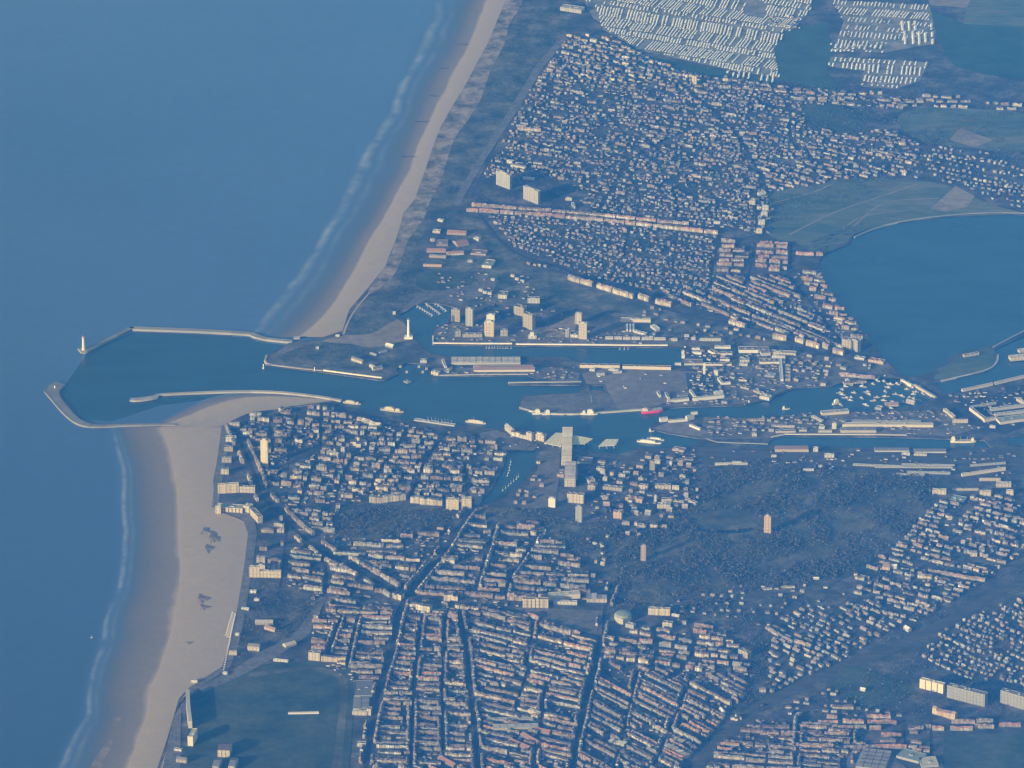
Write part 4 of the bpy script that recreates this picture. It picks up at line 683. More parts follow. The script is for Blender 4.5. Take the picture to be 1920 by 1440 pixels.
def church(px, py, label, big=1.0):
    c = G(px, py); e = empty('church', c); m = MB(); r = MB(); o = Vector((-30*big, 0)); u = Vector((1, 0, 0)); v = Vector((0, 1, 0))
    shell(m, r, o, u, v, 60*big, 18*big, 16*big, 'gable', WC['cream'], RC['slate']); shell(m, r, Vector((-9*big, -14*big)), u, v, 18*big, 13.9*big, 15*big, 'gable', WC['cream'], RC['slate'])
    m.build('wall', 'plain', e); r.build('roof', 'roof', e)
    m = MB(); m.tube(0, 9*big, [(6*big, 16*big), (6*big, 32*big)], WC['cream'], 8); m.build('tower', 'plain', e)
    m = MB(); m.tube(0, 9*big, [(6.5*big, 32*big), (.1, 46*big)], RC['slate'], 8); m.build('spire', 'roof', e)
    THINGS.append([e, 'church', px, py, '', label, 'church']); block([(px-18, py-12), (px+18, py-12), (px+18, py+8), (px-18, py+8)])
church(672, 836, 'pale yellowish church with a pointed middle in the seaside old town')
church(1380, 1350, 'small tan church with pointed roof at the foot of the railway line', .6)
# lower town
B(A, 980, 1140, 1028, 1141, 18, 34, 'yellow', 'grey', label='bright cream curved block with dark strips facing the square', bays=5); B(A, 1037, 1134, 1082, 1135, 14, 12, 'white', 'pale grey'); B(A, 1030, 1126, 1088, 1122, 30, 16, 'cream', 'cream', 'flat', 'long deep cream block inland of the curved one', wall='plain'); B(A, 1100, 1130, 1138, 1130, 40, 16, 'beige', 'pale grey', seg=20)
def drum(px, py, R, h, label, wc, rc):
    c = G(px, py); e = empty('round_hall', c)
    m = MB(); m.tube(0, 0, [(R, 0), (R, h*.7), (R*.97, h*.7)], wc, 24); m.build('wall', 'wall', e); m = MB(); m.tube(0, 0, [(R*1.02, h*.72), (R*.86, h), (R*.4, h*1.12), (.2, h*1.15)], rc, 24); m.build('roof', 'roof', e)
    THINGS.append([e, 'round_hall', px, py, '', label, 'round building']); block([(px-20, py-14), (px+20, py-14), (px+20, py+14), (px-20, py+14)])
drum(1168, 1162, 30, 26, 'round grey-green building beside the wide lower street', WC['pale grey'], RC['green'])
B(A, 1155, 1168, 1168, 1172, 14, 20, 'yellow', 'cream'); B(A, 1172, 1176, 1188, 1180, 18, 14, 'pale grey', 'pale grey'); B(A, 1215, 1153, 1235, 1154, 16, 24, 'yellow', 'beige', label='bright cream slab at the edge of the lower park, seaward half', strips=2); B(A, 1236, 1154, 1256, 1155, 16, 24, 'yellow', 'beige', label='bright cream slab at the edge of the lower park, inland half', strips=2)
B(A, 1242, 1177, 1260, 1179, 16, 20, 'cream', 'grey', label='cream block below the twin bright slabs'); B(A, 1259, 1155, 1273, 1158, 8, 7, 'white', 'white'); B(A, 1384, 1228, 1402, 1236, 18, 22, 'beige', 'grey', label='beige end block of the curving terrace at the lower park'); B(A, 1134, 1203, 1150, 1205, 14, 16, 'cream', 'grey')
B(A, 832, 1127, 858, 1128, 20, 22, 'yellow', 'grey', seg=14, label='cream block beside the diagonal avenue, facing a dark square'); B(A, 768, 1142, 806, 1150, 18, 22, 'cream', 'grey', seg=12); B(A, 735, 1122, 752, 1126, 26, 20, 'yellow', 'slate', seg=10, label='cream corner block where the two great avenues cross'); B(A, 578, 1238, 600, 1240, 16, 30, 'cream', 'grey', label='cream block at the corner of the racecourse', strips=2); B(A, 602, 1240, 648, 1243, 14, 20, 'yellow', 'pink', seg=16, label='long cream row facing the racecourse from above')
B('stable_block', 660, 1341, 688, 1342, 12, 14, 'cream', 'cream', 'flat', 'bright cream block at the inland side of the racecourse', cat='stable'); B('stable_block', 662, 1333, 692, 1333, 80, 8, 'pale grey', 'grey', 'flat', 'striped grey flat hall above the bright cream racecourse block', cat='stable', wall='plain', saw=16); B('stable_block', 664, 1308, 698, 1308, 110, 8, 'grey', 'grey', 'flat', 'darker grey flat hall beside the avenue by the racecourse', cat='stable'); B(A, 688, 1341, 695, 1342, 16, 24, 'cream', 'grey'); B(A, 670, 1400, 686, 1400, 14, 12, 'white', 'grey')
B('school', 924, 1372, 1010, 1370, 30, 12, 'tan', 'pale grey', 'flat', 'long flat grey school hall in the lower town', cat='school', wall='plain', saw=10); B('school', 912, 1354, 1000, 1352, 14, 8, 'pale grey', 'pale grey', 'flat', cat='school'); B(A, 990, 1338, 1010, 1346, 12, 16, 'cream', 'cream', 'flat')
for x0, y0, x1, y1 in ((952, 1392, 990, 1408), (975, 1380, 1006, 1398), (1000, 1372, 1030, 1378), (820, 1424, 850, 1440)): B('factory_hall', x0, y0, x1, y1, 22, 7, 'brick', 'red', 'gable', cat='factory')
for x0, y0, x1, y1 in ((1140, 1396, 1170, 1404), (1246, 1402, 1284, 1424), (1260, 1392, 1280, 1398)): B(A, x0, y0, x1, y1, 22, 14, 'beige', 'cream', seg=14)
# thermal baths and beach-side villas at the lower left
B('seaside_hotel', 352, 1399, 362, 1400, 60, 36, 'yellow', 'cream', 'flat', 'bright cream tall end of the colonnade above the racecourse beach', cat='hotel', wall='plain'); B('seaside_hotel', 408, 1420, 431, 1421, 60, 28, 'yellow', 'brown', 'gable', 'cream hotel with brown roofs at the bottom by the racecourse', cat='hotel', bays=2); B('seaside_hotel', 398, 1445, 410, 1446, 60, 18, 'pale grey', 'grey', 'gable', cat='hotel'); B('seaside_hotel', 428, 1445, 440, 1446, 60, 18, 'cream', 'grey', 'gable', cat='hotel')
wall_line('colonnade', [(352, 1308), (353, 1330), (355, 1352), (357, 1368)], 13, 32, (.55, .52, .46), 'long tall thin range between the lower beach and the racecourse', 'colonnade', z0=3, sm=1)  # height raised so its shadow reaches further across the racecourse
B('grandstand', 540, 1340, 598, 1339, 8, 5, 'white', 'white', 'flat', 'long low white stand in the middle of the racecourse', cat='grandstand', wall='plain')
for x0, y0, x1, y1, d, h, wc, rc, t in ((464, 1220, 486, 1222, 18, 18, 'cream', 'grey', 'cream villa between the beach and the boulevard bend'), (429, 1229, 444, 1229, 12, 14, 'cream', 'pale grey', 'small cream beach pavilion at the promenade'), (358, 1280, 370, 1281, 10, 9, 'white', 'slate', 'white beach bar where the promenade bends'), (417, 1265, 426, 1266, 10, 8, 'white', 'white', 'white kiosk at the lower end of the beach cabins'), (468, 1113, 480, 1114, 12, 10, 'white', 'white', 'white pavilion in the green seafront garden'), (476, 1127, 486, 1128, 10, 8, 'white', 'pale grey', 'pale hut below the white garden pavilion'), (495, 1180, 515, 1186, 14, 10, 'orange', 'pink', 'villa with reddish front in the seafront garden'), (478, 1172, 512, 1172, 20, 9, 'beige', 'pale grey', 'long pale pavilion in the seafront garden'), (452, 1143, 466, 1145, 10, 6, 'white', 'white', 'white kiosk on the promenade edge'), (441, 1192, 448, 1193, 8, 8, 'white', 'white', 'round white kiosk beside the beach cabins'),
    (536, 1216, 556, 1210, 22, 8, 'cream', 'cream', 'pale looped block above the racecourse boulevard'), (512, 1240, 540, 1243, 9, 7, 'white', 'white', 'long white hut at the top edge of the racecourse'), (326, 1408, 340, 1410, 10, 8, 'white', 'grey', 'white hut by the lower beach'), (330, 1430, 350, 1432, 14, 14, 'beige', 'grey', 'beige block at the bottom of the beach')):
    B('pavilion', x0, y0, x1, y1, d, h, wc, rc, 'gable' if d > 13 else 'flat', t)
# right-hand lower quarter
B(A, 1724, 1290, 1768, 1301, 16, 34, 'yellow', 'cream', label='bright cream block with stair towers beyond the sports ground', bays=3, wall='plain'); B(A, 1775, 1308, 1846, 1326, 22, 46, 'grey', 'grey', label='huge grey slab inland of the bright cream block', strips=6, wall='wall'); B(A, 1875, 1318, 1935, 1336, 22, 48, 'grey', 'grey', label='second huge grey slab at the inland edge', strips=5); B(A, 1748, 1338, 1790, 1351, 16, 20, 'orange', 'pink', 'gable', label='tan long block in front of the huge grey slab', seg=14)
for x0, x1, y, rc in ((1534, 1571, 1359, 'red'), (1550, 1570, 1348, 'red'), (1580, 1620, 1357, 'red'), (1625, 1670, 1348, 'red'), (1626, 1681, 1358, 'red'), (1570, 1600, 1368, 'pink'), (1602, 1624, 1368, 'grey'), (1630, 1652, 1369, 'pink'), (1703, 1732, 1369, 'brown'), (1734, 1746, 1366, 'grey'), (1748, 1770, 1370, 'red'), (1782, 1824, 1370, 'red'), (1827, 1864, 1366, 'pink'), (1784, 1828, 1357, 'pink'), (1830, 1862, 1356, 'grey'), (1873, 1914, 1363, 'red'), (1492, 1563, 1402, 'pink'), (1582, 1640, 1405, 'grey'), (1640, 1700, 1404, 'red'), (1652, 1690, 1382, 'red'), (1650, 1680, 1392, 'slate'), (1425, 1460, 1378, 'brown'), (1464, 1500, 1379, 'pink'), (1504, 1540, 1378, 'brown'), (1545, 1592, 1380, 'pink'), (1430, 1480, 1368, 'brown'), (1500, 1550, 1368, 'pink'), (1560, 1600, 1350-20, 'brown')):
    B('terrace_block', x0, y, x1, y+.5, 12, 10, random.choice(['pink', 'brick', 'beige', 'cream']), rc, 'gable', seg=10, cat='terrace')
B('supermarket', 1680, 1421, 1722, 1432, 60, 8, 'grey', 'green', 'flat', 'pale green flat hall at the bottom edge, the seaward one', cat='hall', wall='plain'); B('supermarket', 1728, 1440, 1760, 1438, 60, 8, 'grey', 'cream', 'flat', 'pale flat hall at the bottom edge, the inland one', cat='hall', wall='plain'); B('supermarket', 1604, 1440, 1660, 1446, 130, 6, 'grey', 'grey', 'flat', 'wide dark grey flat hall at the bottom edge', cat='hall', wall='plain', saw=22)
for x0, y0, x1, y1, d, h, wc, rc, t in ((1654, 1068, 1668, 1070, 20, 12, 'orange', 'pink', 'orange-fronted villa at the inland tip of the great park'), (1670, 1067, 1682, 1067, 12, 12, 'white', 'white', 'small white house next to the orange-fronted villa'), (1720, 1084, 1746, 1088, 14, 12, 'cream', 'grey', None), (1744, 1075, 1846, 1092, 12, 9, 'beige', 'pink', None), (1820, 1044, 1832, 1044, 14, 16, 'yellow', 'grey', None), (1836, 1040, 1846, 1040, 16, 18, 'yellow', 'grey', None), (1716, 1134, 1742, 1142, 12, 12, 'cream', 'tan', None), (1694, 1181, 1703, 1186, 14, 12, 'white', 'white', 'round white tank beside the railway line'), (1434, 1180, 1484, 1208, 11, 9, 'beige', 'grey', None), (1488, 1206, 1520, 1216, 11, 10, 'beige', 'pink', None), (1430, 1108, 1448, 1106, 8, 7, 'white', 'grey', None), (1464, 1104, 1490, 1103, 8, 7, 'cream', 'grey', None), (1525, 1088, 1536, 1088, 8, 8, 'white', 'white', None), (1612, 1296, 1622, 1298, 10, 10, 'white', 'white', None), (1424, 1300, 1436, 1300, 12, 14, 'cream', 'grey', None), (1348, 1333, 1354, 1340, 12, 10, 'white', 'white', None)):
    B('villa', x0, y0, x1, y1, d, h, wc, rc, 'gable', t, seg=12 if x1-x0 > 24 else 0)

# ------------------------------------------------------------------ rows of terraces and fields of small houses
ROWS = []     # every row or house planned: [x0, y0, x1, y1, depth, height, wall, roof, rooftype, seg, kind, district]
def rows(P, ang, sp, L, gap, h, dep, walls, roofs, name='terraced_row', skip=.15, seg=8, jitter=.6, warp=0, dist='', flat=.15):
    """terraces along parallel lines of a quarter, broken where streets cross them"""
    a = math.radians(ang); dx, dy = math.cos(a), math.sin(a); xs = [p[0] for p in P]; ys = [p[1] for p in P]
    cx, cy = sum(xs)/len(xs), sum(ys)/len(ys); R = max(max(xs)-min(xs), max(ys)-min(ys))
    ok = inpoly(P)
    k = -int(R/sp)
    while k*sp < R:
        off = (k+random.uniform(-.2, .2))*sp; k += 1; t = -R+random.uniform(0, L[0]); ph = random.uniform(0, 6); wl = random.uniform(22, 45); tl = random.uniform(-.03, .03)
        while t < R:
            ln = random.uniform(*L); n = 0; x0 = None
            wv = (warp*math.sin(t/60.0+k*.35) if warp else 0)
            def at_(tt): return (cx+dx*tt, cy+dy*tt+off+wv+1.6*math.sin(t/wl+ph)+tl*t)
            def good(x, y):
                i, j = int(round(y))+OY, int(round(x))+OX
                return 0 <= i < MH and 0 <= j < MW and ok[i, j] and FREE[i, j] and free(x, y-1.5)
            while n < ln and good(*at_(t+n)): n += 1.5
            mx_, my_ = at_(t+n/2); den = .5+.5*math.sin(mx_*.051+2.3*math.sin(my_*.043+1))*math.cos(my_*.07+mx_*.013)
            if n >= min(L[0]*.6, 9) and n >= 3 and random.random() > skip+.34*(den < .38)-.05:
                p, q = at_(t+.4), at_(t+n-.4); j1, j2 = random.uniform(-jitter, jitter), random.uniform(-jitter, jitter)
                fl = random.random() < flat
                ROWS.append([p[0], p[1]+j1, q[0], q[1]+j2, dep*random.uniform(.85, 1.2), random.uniform(*h), random.choice(walls), random.choice(roofs), 'flat' if fl else 'gable', seg, name, dist])
                FREE_mark(p, q, dep*.19+1.5)
                if L[1] > 20 and random.random() < .3 and n > 10:      # a wing running back from the row
                    s_ = random.choice([0, 1]); e0 = (p[0]+(q[0]-p[0])*s_, p[1]+(q[1]-p[1])*s_); w0 = 4.5 if s_ == 0 else -4.5
                    ROWS.append([min(e0[0], e0[0]+w0), e0[1]-2.5, max(e0[0], e0[0]+w0), e0[1]-2.4, random.uniform(22, 36), random.uniform(*h)*.85, random.choice(walls), random.choice(roofs), 'flat', 0, 'wing', dist])
            t += max(n, 1.5)+random.uniform(*gap)
def FREE_mark(p, q, up):
    block([(p[0], p[1]+1), (q[0], q[1]+1), (q[0], q[1]-up), (p[0], p[1]-up)])
def along(P, side, wd, L, h, dep, walls, roofs, name='terraced_row', skip=.2, seg=8, dist=''):
    """houses lining one side of a street, set back from its middle line"""
    P2 = []
    for (x0, y0), (x1, y1) in zip(P, P[1:]):
        n = max(1, int(math.hypot(x1-x0, y1-y0)/2)); P2 += [(x0+(x1-x0)*i/n, y0+(y1-y0)*i/n) for i in range(n)]
    i = 0
    while i < len(P2)-4:
        k = max(3, int(random.uniform(*L)/2)); j = min(len(P2)-1, i+k)
        a, b = P2[i], P2[j]; l = math.hypot(b[0]-a[0], b[1]-a[1])
        if l > 3 and random.random() > skip:
            nx, ny = -(b[1]-a[1])/l, (b[0]-a[0])/l
            if nx < 0: nx, ny = -nx, -ny
            A_ = (a[0]+side*nx*wd, a[1]+side*ny*wd); B_ = (b[0]+side*nx*wd, b[1]+side*ny*wd)
            m = ((A_[0]+B_[0])/2, (A_[1]+B_[1])/2)
            if free(*A_) and free(*B_) and free(*m):
                if A_[0] > B_[0]: A_, B_ = B_, A_
                # depth must run away from the street: order the ends so that the back lies outwards
                ROWS.append([A_[0], A_[1], B_[0], B_[1], dep, random.uniform(*h), random.choice(walls), random.choice(roofs), 'gable', seg, name, dist, side*nx, side*ny])
                s = 5 if side > 0 else -5
                block([(A_[0]-1, A_[1]), (B_[0]-1, B_[1]), (B_[0]+s, B_[1]-2), (A_[0]+s, A_[1]-2)])
        i = j+1
WT_ = ['cream', 'white', 'beige', 'pink', 'cream', 'yellow', 'white', 'pale grey', 'brick', 'pink', 'beige']; RT = ['slate', 'brown', 'slate', 'grey', 'pink', 'brown', 'grey', 'slate']
WT = ['cream', 'white', 'beige', 'pink', 'beige', 'pale grey', 'cream', 'grey', 'brick', 'tan', 'pale grey', 'brick']
WP = ['beige', 'pink', 'cream', 'brick', 'tan', 'pale grey']; RP = ['brown', 'slate', 'pink', 'brown', 'grey', 'brown', 'red', 'grey']
WH = ['white', 'pale grey', 'cream', 'pale grey', 'beige', 'brick', 'grey', 'grey', 'brick', 'tan']; RH = ['slate', 'grey', 'brown', 'pink', 'pale grey', 'slate']

WN = ['pale grey', 'grey', 'brick', 'grey', 'brick', 'tan', 'grey', 'brick', 'brick', 'pale grey']
along(STREETS[0][0], 1, 10, (10, 26), (13, 17), 11, WT, RT, skip=.25); along(STREETS[0][0], -1, 10, (10, 26), (13, 17), 11, WT, RT, skip=.35)
for i in (3, 4, 5, 6, 7, 9): along(STREETS[i][0], 1, STREETS[i][1]*.5+1.5, (9, 24), (10, 14), 10, WT, RT, skip=.25)
EX = [i for i, s_ in enumerate(STREETS) if s_[1] == 4.4]
for i in EX:
    along(STREETS[i][0], 1, 4, (9, 26), (8, 12), 10, WT, RP, skip=.2); along(STREETS[i][0], -1, 4.5, (9, 22), (8, 12), 10, WT, RP, skip=.4)
for i in (3, 4, 5, 13): along(STREETS[i][0], -1, STREETS[i][1]*.5+2, (9, 20), (10, 14), 10, WT, RT, skip=.4)
# long straight double row that crosses the far quarter
LB1 = [(874, 397), (980, 404), (1085, 412), (1200, 424), (1345, 440)]; LB2 = [(884, 388), (980, 395), (1090, 404), (1200, 415), (1300, 425)]
for LB, nm in ((LB1, 'a'), (LB2, 'b')):
    x = LB[0][0]; i = 0
    def yat(x):
        for (x0, y0), (x1, y1) in zip(LB, LB[1:]):
            if x0 <= x <= x1: return y0+(y1-y0)*(x-x0)/(x1-x0)
        return LB[-1][1]
    while x < LB[-1][0]-8:
        l = random.uniform(18, 42); x2 = min(x+l, LB[-1][0]); c = random.choice(['cream', 'beige', 'pink', 'cream', 'white'] if x > 1080 else ['pink', 'beige', 'brick', 'beige'])
        ROWS.append([x, yat(x), x2, yat(x2), 11, 12, c, random.choice(['pink', 'red', 'brown']), 'gable', 9, 'terraced_row', 'long']); FREE_mark((x, yat(x)), (x2, yat(x2)), 4); x = x2+random.uniform(.5, 3)
OLD = [(430, 794), (482, 774), (600, 764), (650, 782), (720, 812), (800, 810), (925, 832), (952, 846), (900, 940), (840, 936), (690, 925), (640, 945), (625, 990), (565, 992), (500, 930), (470, 870)]
rows(OLD, 4, 9.2, (7, 24), (1.5, 8), (9, 16), 10, WT, RT, skip=.14, warp=3, dist='old')
rows([(478, 965), (520, 962), (540, 985), (535, 1080), (478, 1075), (484, 1000)], 3, 11, (10, 30), (3, 10), (12, 20), 11, WT, RT, skip=.25)
rows([(560, 965), (600, 962), (640, 1012), (700, 1020), (835, 990), (745, 1118), (620, 1040), (565, 990)], 4, 11, (16, 60), (1, 7), (9, 15), 11, WT, RT, skip=.2)
rows([(548, 1000), (600, 1035), (740, 1115), (750, 1150), (600, 1150), (590, 1115), (535, 1095)], 8, 11, (16, 60), (1, 8), (9, 15), 11, WT, RT, skip=.2)
rows([(870, 968), (1010, 985), (1080, 1045), (1125, 1095), (1120, 1122), (960, 1132), (760, 1120)], 4, 10.2, (16, 60), (1, 7), (9, 15), 11, WT, RT, skip=.2)
rows([(585, 1150), (740, 1140), (900, 1142), (895, 1290), (900, 1440), (700, 1440), (712, 1310), (640, 1250), (580, 1235)], 2, 9.3, (22, 80), (.8, 5), (8, 12.5), 10, WT, RP, skip=.12)
rows([(885, 1140), (1000, 1160), (1120, 1200), (1110, 1290), (885, 1290)], 14, 9.6, (22, 80), (.8, 5), (8, 12.5), 10, WT+WP, RP, skip=.12)
rows([(885, 1292), (1108, 1292), (1075, 1440), (895, 1440)], 12, 9.6, (20, 80), (.8, 5), (8, 12.5), 10, WP+WT, RP, skip=.14)
rows([(1135, 1195), (1215, 1180), (1290, 1162), (1350, 1185), (1400, 1230), (1408, 1262), (1280, 1262), (1130, 1240)], 8, 10.5, (12, 36), (2, 7), (9, 14), 10, WT, RP, skip=.15)
rows([(1122, 1242), (1275, 1265), (1400, 1270), (1400, 1300), (1310, 1400), (1270, 1440), (1072, 1440)], 27, 9.8, (22, 90), (.8, 5), (8, 12.5), 10, WP+WT, RP, skip=.12)
rows([(685, 1440), (1280, 1440), (1240, 1540), (660, 1540)], 25, 10, (16, 44), (1.5, 6), (9, 14), 10, WP, RP, skip=.2)
rows([(1345, 1400), (1420, 1350), (1600, 1362), (1630, 1410), (1580, 1440), (1560, 1480), (1300, 1480)], 4, 9.6, (20, 70), (1, 5), (7, 10), 10, WP, RP, skip=.12)
rows([(1700, 1375), (1745, 1375), (1748, 1440), (1700, 1425)], 6, 9, (10, 24), (2, 5), (8, 11), 10, WP, RP, skip=.12)
# suburbs on the inland side
rows([(1440, 1180), (1500, 1140), (1640, 1130), (1690, 1170), (1560, 1250), (1440, 1310)], 24, 10, (5, 15), (2, 10), (6, 9), 9, WH, RH, name='detached_house', skip=.2, seg=0)
rows([(1690, 1010), (1760, 935), (1925, 930), (1925, 1030), (1800, 1120), (1700, 1175), (1600, 1150), (1600, 1080)], 14, 9, (6, 22), (1.5, 8), (6, 10), 9, WH+['cream'], RH+['pink'], skip=.2, seg=8, warp=3)
rows([(1400, 1095), (1580, 1095), (1600, 1140), (1440, 1180), (1380, 1160), (1270, 1150), (1200, 1140)], 5, 11, (4, 9), (6, 22), (5, 8), 8, WH, RH, name='detached_house', skip=.35, seg=0)
rows([(1760, 1180), (1925, 1115), (1925, 1290), (1800, 1270), (1720, 1240)], 22, 7.6, (3.5, 9), (1.5, 7), (6, 9), 8, WH, RH, name='detached_house', skip=.2, seg=0, jitter=1.2, warp=3)
rows([(1410, 1340), (1560, 1290), (1620, 1330), (1700, 1330), (1740, 1345), (1560, 1345)], 6, 10, (5, 12), (4, 14), (6, 8), 8, WH, RH, name='detached_house', skip=.35, seg=0)
rows([(1100, 870), (1300, 850), (1310, 935), (1260, 990), (1190, 1010), (1110, 990), (1100, 960)], 6, 11, (7, 15), (5, 16), (10, 15), 11, WT, RH, skip=.4, seg=0, name='detached_house')
rows([(960, 930), (985, 900), (1010, 860), (1020, 900), (1015, 945), (960, 950)], 4, 9, (5, 9), (4, 12), (9, 12), 9, WT, RH, skip=.4, seg=0, name='detached_house')
rows([(1090, 1000), (1140, 1000), (1150, 1040), (1120, 1080)], 20, 9, (5, 9), (5, 12), (8, 10), 9, WT, RH, skip=.4, seg=0, name='detached_house')
# far quarters
NQ1 = [(1066, 62), (1150, 72), (1190, 98), (1300, 140), (1460, 158), (1560, 172), (1690, 180), (1700, 205), (1500, 195), (1510, 240), (1600, 250), (1680, 245), (1725, 275), (1680, 320), (1600, 330), (1450, 362), (1440, 440), (1335, 426), (1080, 400), (1100, 360), (1000, 320), (905, 335), (960, 230), (1010, 140)]
rows([(1066, 62), (1150, 72), (1190, 100), (1290, 145), (1120, 160), (1010, 160), (1000, 150)], 12, 8, (5, 16), (2, 8), (8, 12), 9, WT, RT, skip=.15)
rows([(1290, 145), (1460, 158), (1560, 172), (1920, 190), (1925, 212), (1690, 205), (1500, 195), (1300, 172)], 3, 8, (7, 20), (3, 9), (8, 10), 9, WH+['cream'], RH, skip=.25)
rows([(1380, 300), (1560, 280), (1720, 290), (1700, 330), (1600, 335), (1450, 360), (1390, 330)], 12, 7.5, (7, 18), (2.5, 7), (7, 9), 8, WH, RH, skip=.2)
rows([(1200, 235), (1300, 240), (1420, 250), (1420, 280), (1200, 275)], 4, 8, (8, 20), (3, 8), (7, 9), 8, WH, RH, skip=.25)
rows(NQ1, 7, 13, (8, 20), (6, 30), (7, 10), 9, WN+['cream'], RH, skip=.45, jitter=.8, warp=6)
rows(NQ1, 8, 5.7, (3, 7.5), (1.4, 6.5), (5, 8.5), 8, WN, RH, name='detached_house', skip=.26, seg=0, jitter=1.3, warp=5)
rows([(905, 402), (1080, 412), (1340, 444), (1340, 540), (1270, 556), (1085, 518), (990, 500), (950, 465)], 10, 5.8, (3, 7), (1.4, 6.5), (5, 8.5), 8, WN, RH, name='detached_house', skip=.26, seg=0, jitter=1.3, warp=5)
rows([(1700, 290), (1790, 275), (1925, 305), (1925, 395), (1860, 375), (1800, 345), (1700, 335)], 8, 7, (3, 7), (2, 7), (5, 8), 8, WH, RH, name='detached_house', skip=.25, seg=0, jitter=1.2, warp=4)
rows([(1440, 30), (1500, 30), (1500, 60), (1440, 50)], 8, 7, (3, 7), (2, 7), (5, 8), 8, WH, RH, name='detached_house', skip=.25, seg=0)
rows([(1345, 450), (1405, 455), (1400, 510), (1340, 515)], 3, 9, (18, 30), (3, 5), (9, 11), 11, ['pink', 'beige', 'cream'], ['red', 'pink', 'brown'], skip=.05)
rows([(1412, 456), (1478, 458), (1476, 510), (1405, 512)], 3, 9, (18, 34), (3, 5), (9, 11), 11, ['pink', 'beige', 'pink'], ['red', 'pink', 'red'], skip=.05)
rows([(1488, 474), (1545, 478), (1540, 505), (1486, 502)], 2, 9, (30, 50), (3, 5), (9, 11), 11, ['orange', 'pink'], ['red'], skip=0)
rows([(1535, 505), (1550, 542), (1590, 592), (1630, 640), (1600, 645), (1500, 530), (1500, 512)], 8, 8, (10, 26), (1.5, 5), (10, 13), 10, WT, RP, skip=.08)
rows([(1330, 520), (1470, 520), (1560, 640), (1580, 655), (1450, 622), (1260, 565), (1240, 545)], 22, 8, (14, 60), (1, 5), (7, 11), 10, WP+WT, RP, skip=.12)
rows([(1170, 575), (1260, 582), (1440, 628), (1430, 650), (1360, 630), (1230, 610)], 8, 9, (5, 10), (5, 14), (6, 9), 9, WH, RH, name='detached_house', skip=.45, seg=0)
rows([(1480, 665), (1570, 672), (1640, 690), (1575, 705), (1480, 720)], 8, 8, (5, 11), (3, 9), (6, 9), 9, WH+WP, RH, name='detached_house', skip=.3, seg=0)
rows([(1300, 655), (1380, 655), (1380, 760), (1300, 760)], 8, 9, (5, 11), (4, 12), (6, 9), 9, WH, RH, name='detached_house', skip=.5, seg=0)
rows([(1330, 785), (1440, 785), (1530, 778), (1530, 800), (1440, 815), (1320, 820)], 4, 7, (5, 11), (3, 10), (5, 8), 9, WH+WP, RH, name='detached_house', skip=.35, seg=0)

# lean-tos, garages and back extensions crowding the yards behind the rows
YARDS = [([(430, 792), (700, 785), (930, 828), (900, 940), (640, 940), (565, 990), (470, 880)], 1900), ([(560, 965), (640, 1012), (1010, 985), (1125, 1095), (1120, 1130), (740, 1150), (600, 1150), (535, 1090)], 1000), ([(585, 1150), (895, 1142), (1120, 1200), (1075, 1440), (690, 1440), (712, 1310), (580, 1235)], 2300),
         ([(1130, 1200), (1350, 1180), (1408, 1262), (1310, 1400), (1270, 1440), (1072, 1440)], 1100), ([(1345, 1400), (1420, 1350), (1600, 1362), (1630, 1410), (1560, 1440)], 320), ([(1330, 520), (1470, 520), (1535, 505), (1630, 640), (1450, 622), (1260, 565)], 800), (NQ1, 3600), ([(905, 402), (1340, 444), (1340, 540), (1085, 518), (950, 465)], 900), ([(1690, 1010), (1760, 935), (1925, 930), (1925, 1030), (1700, 1175), (1600, 1150)], 350), ([(1280, 650), (1560, 675), (1560, 722), (1400, 758), (1240, 762), (1300, 700)], 420), ([(815, 608), (1350, 620), (1360, 645), (815, 645)], 160), ([(1445, 770), (1760, 772), (1850, 800), (1780, 816), (1450, 815)], 200), ([(1200, 845), (1900, 845), (1900, 900), (1200, 862)], 160), ([(820, 690), (1080, 690), (1085, 715), (820, 703)], 90), ([(1770, 740), (1920, 725), (1920, 800), (1860, 800)], 110), ([(800, 500), (1000, 520), (1060, 600), (860, 600)], 90), ([(1330, 785), (1540, 778), (1530, 812), (1320, 818)], 120), ([(1100, 870), (1300, 850), (1310, 935), (1110, 990)], 200)]
om = MB()
for P, n in YARDS:
    xs = [p[0] for p in P]; ys = [p[1] for p in P]
    ok = inpoly(P)
    for _ in range(n):
        x, y = random.uniform(min(xs), max(xs)), random.uniform(min(ys), max(ys)); i, j = int(y)+OY, int(x)+OX
        if not ok[i, j] or not FREE[i, j] or not free(x+4, y): continue
        p = G(x, y); l, d, hh = random.uniform(5, 16), random.uniform(4, 12), random.uniform(2.6, 6); a = random.choice([0, 0, .1, 1.5, -.3]); u = (math.cos(a), math.sin(a)); q = [(p.x+u[0]*s-u[1]*t, p.y+u[1]*s+u[0]*t) for s, t in ((0, 0), (l, 0), (l, d), (0, d))]
        om.prism(q, LZ, LZ+hh, jit(random.choice([(.36, .34, .33), (.22, .2, .2), (.48, .46, .44), (.3, .24, .21)]), .3), top=jit(random.choice([(.13, .12, .13), (.22, .2, .2), (.2, .15, .14), (.32, .32, .33)]), .3))
tag(om.build('outbuildings', 'plain'), 'lean-tos and garages crowding the back yards of the quarters', kind='stuff')

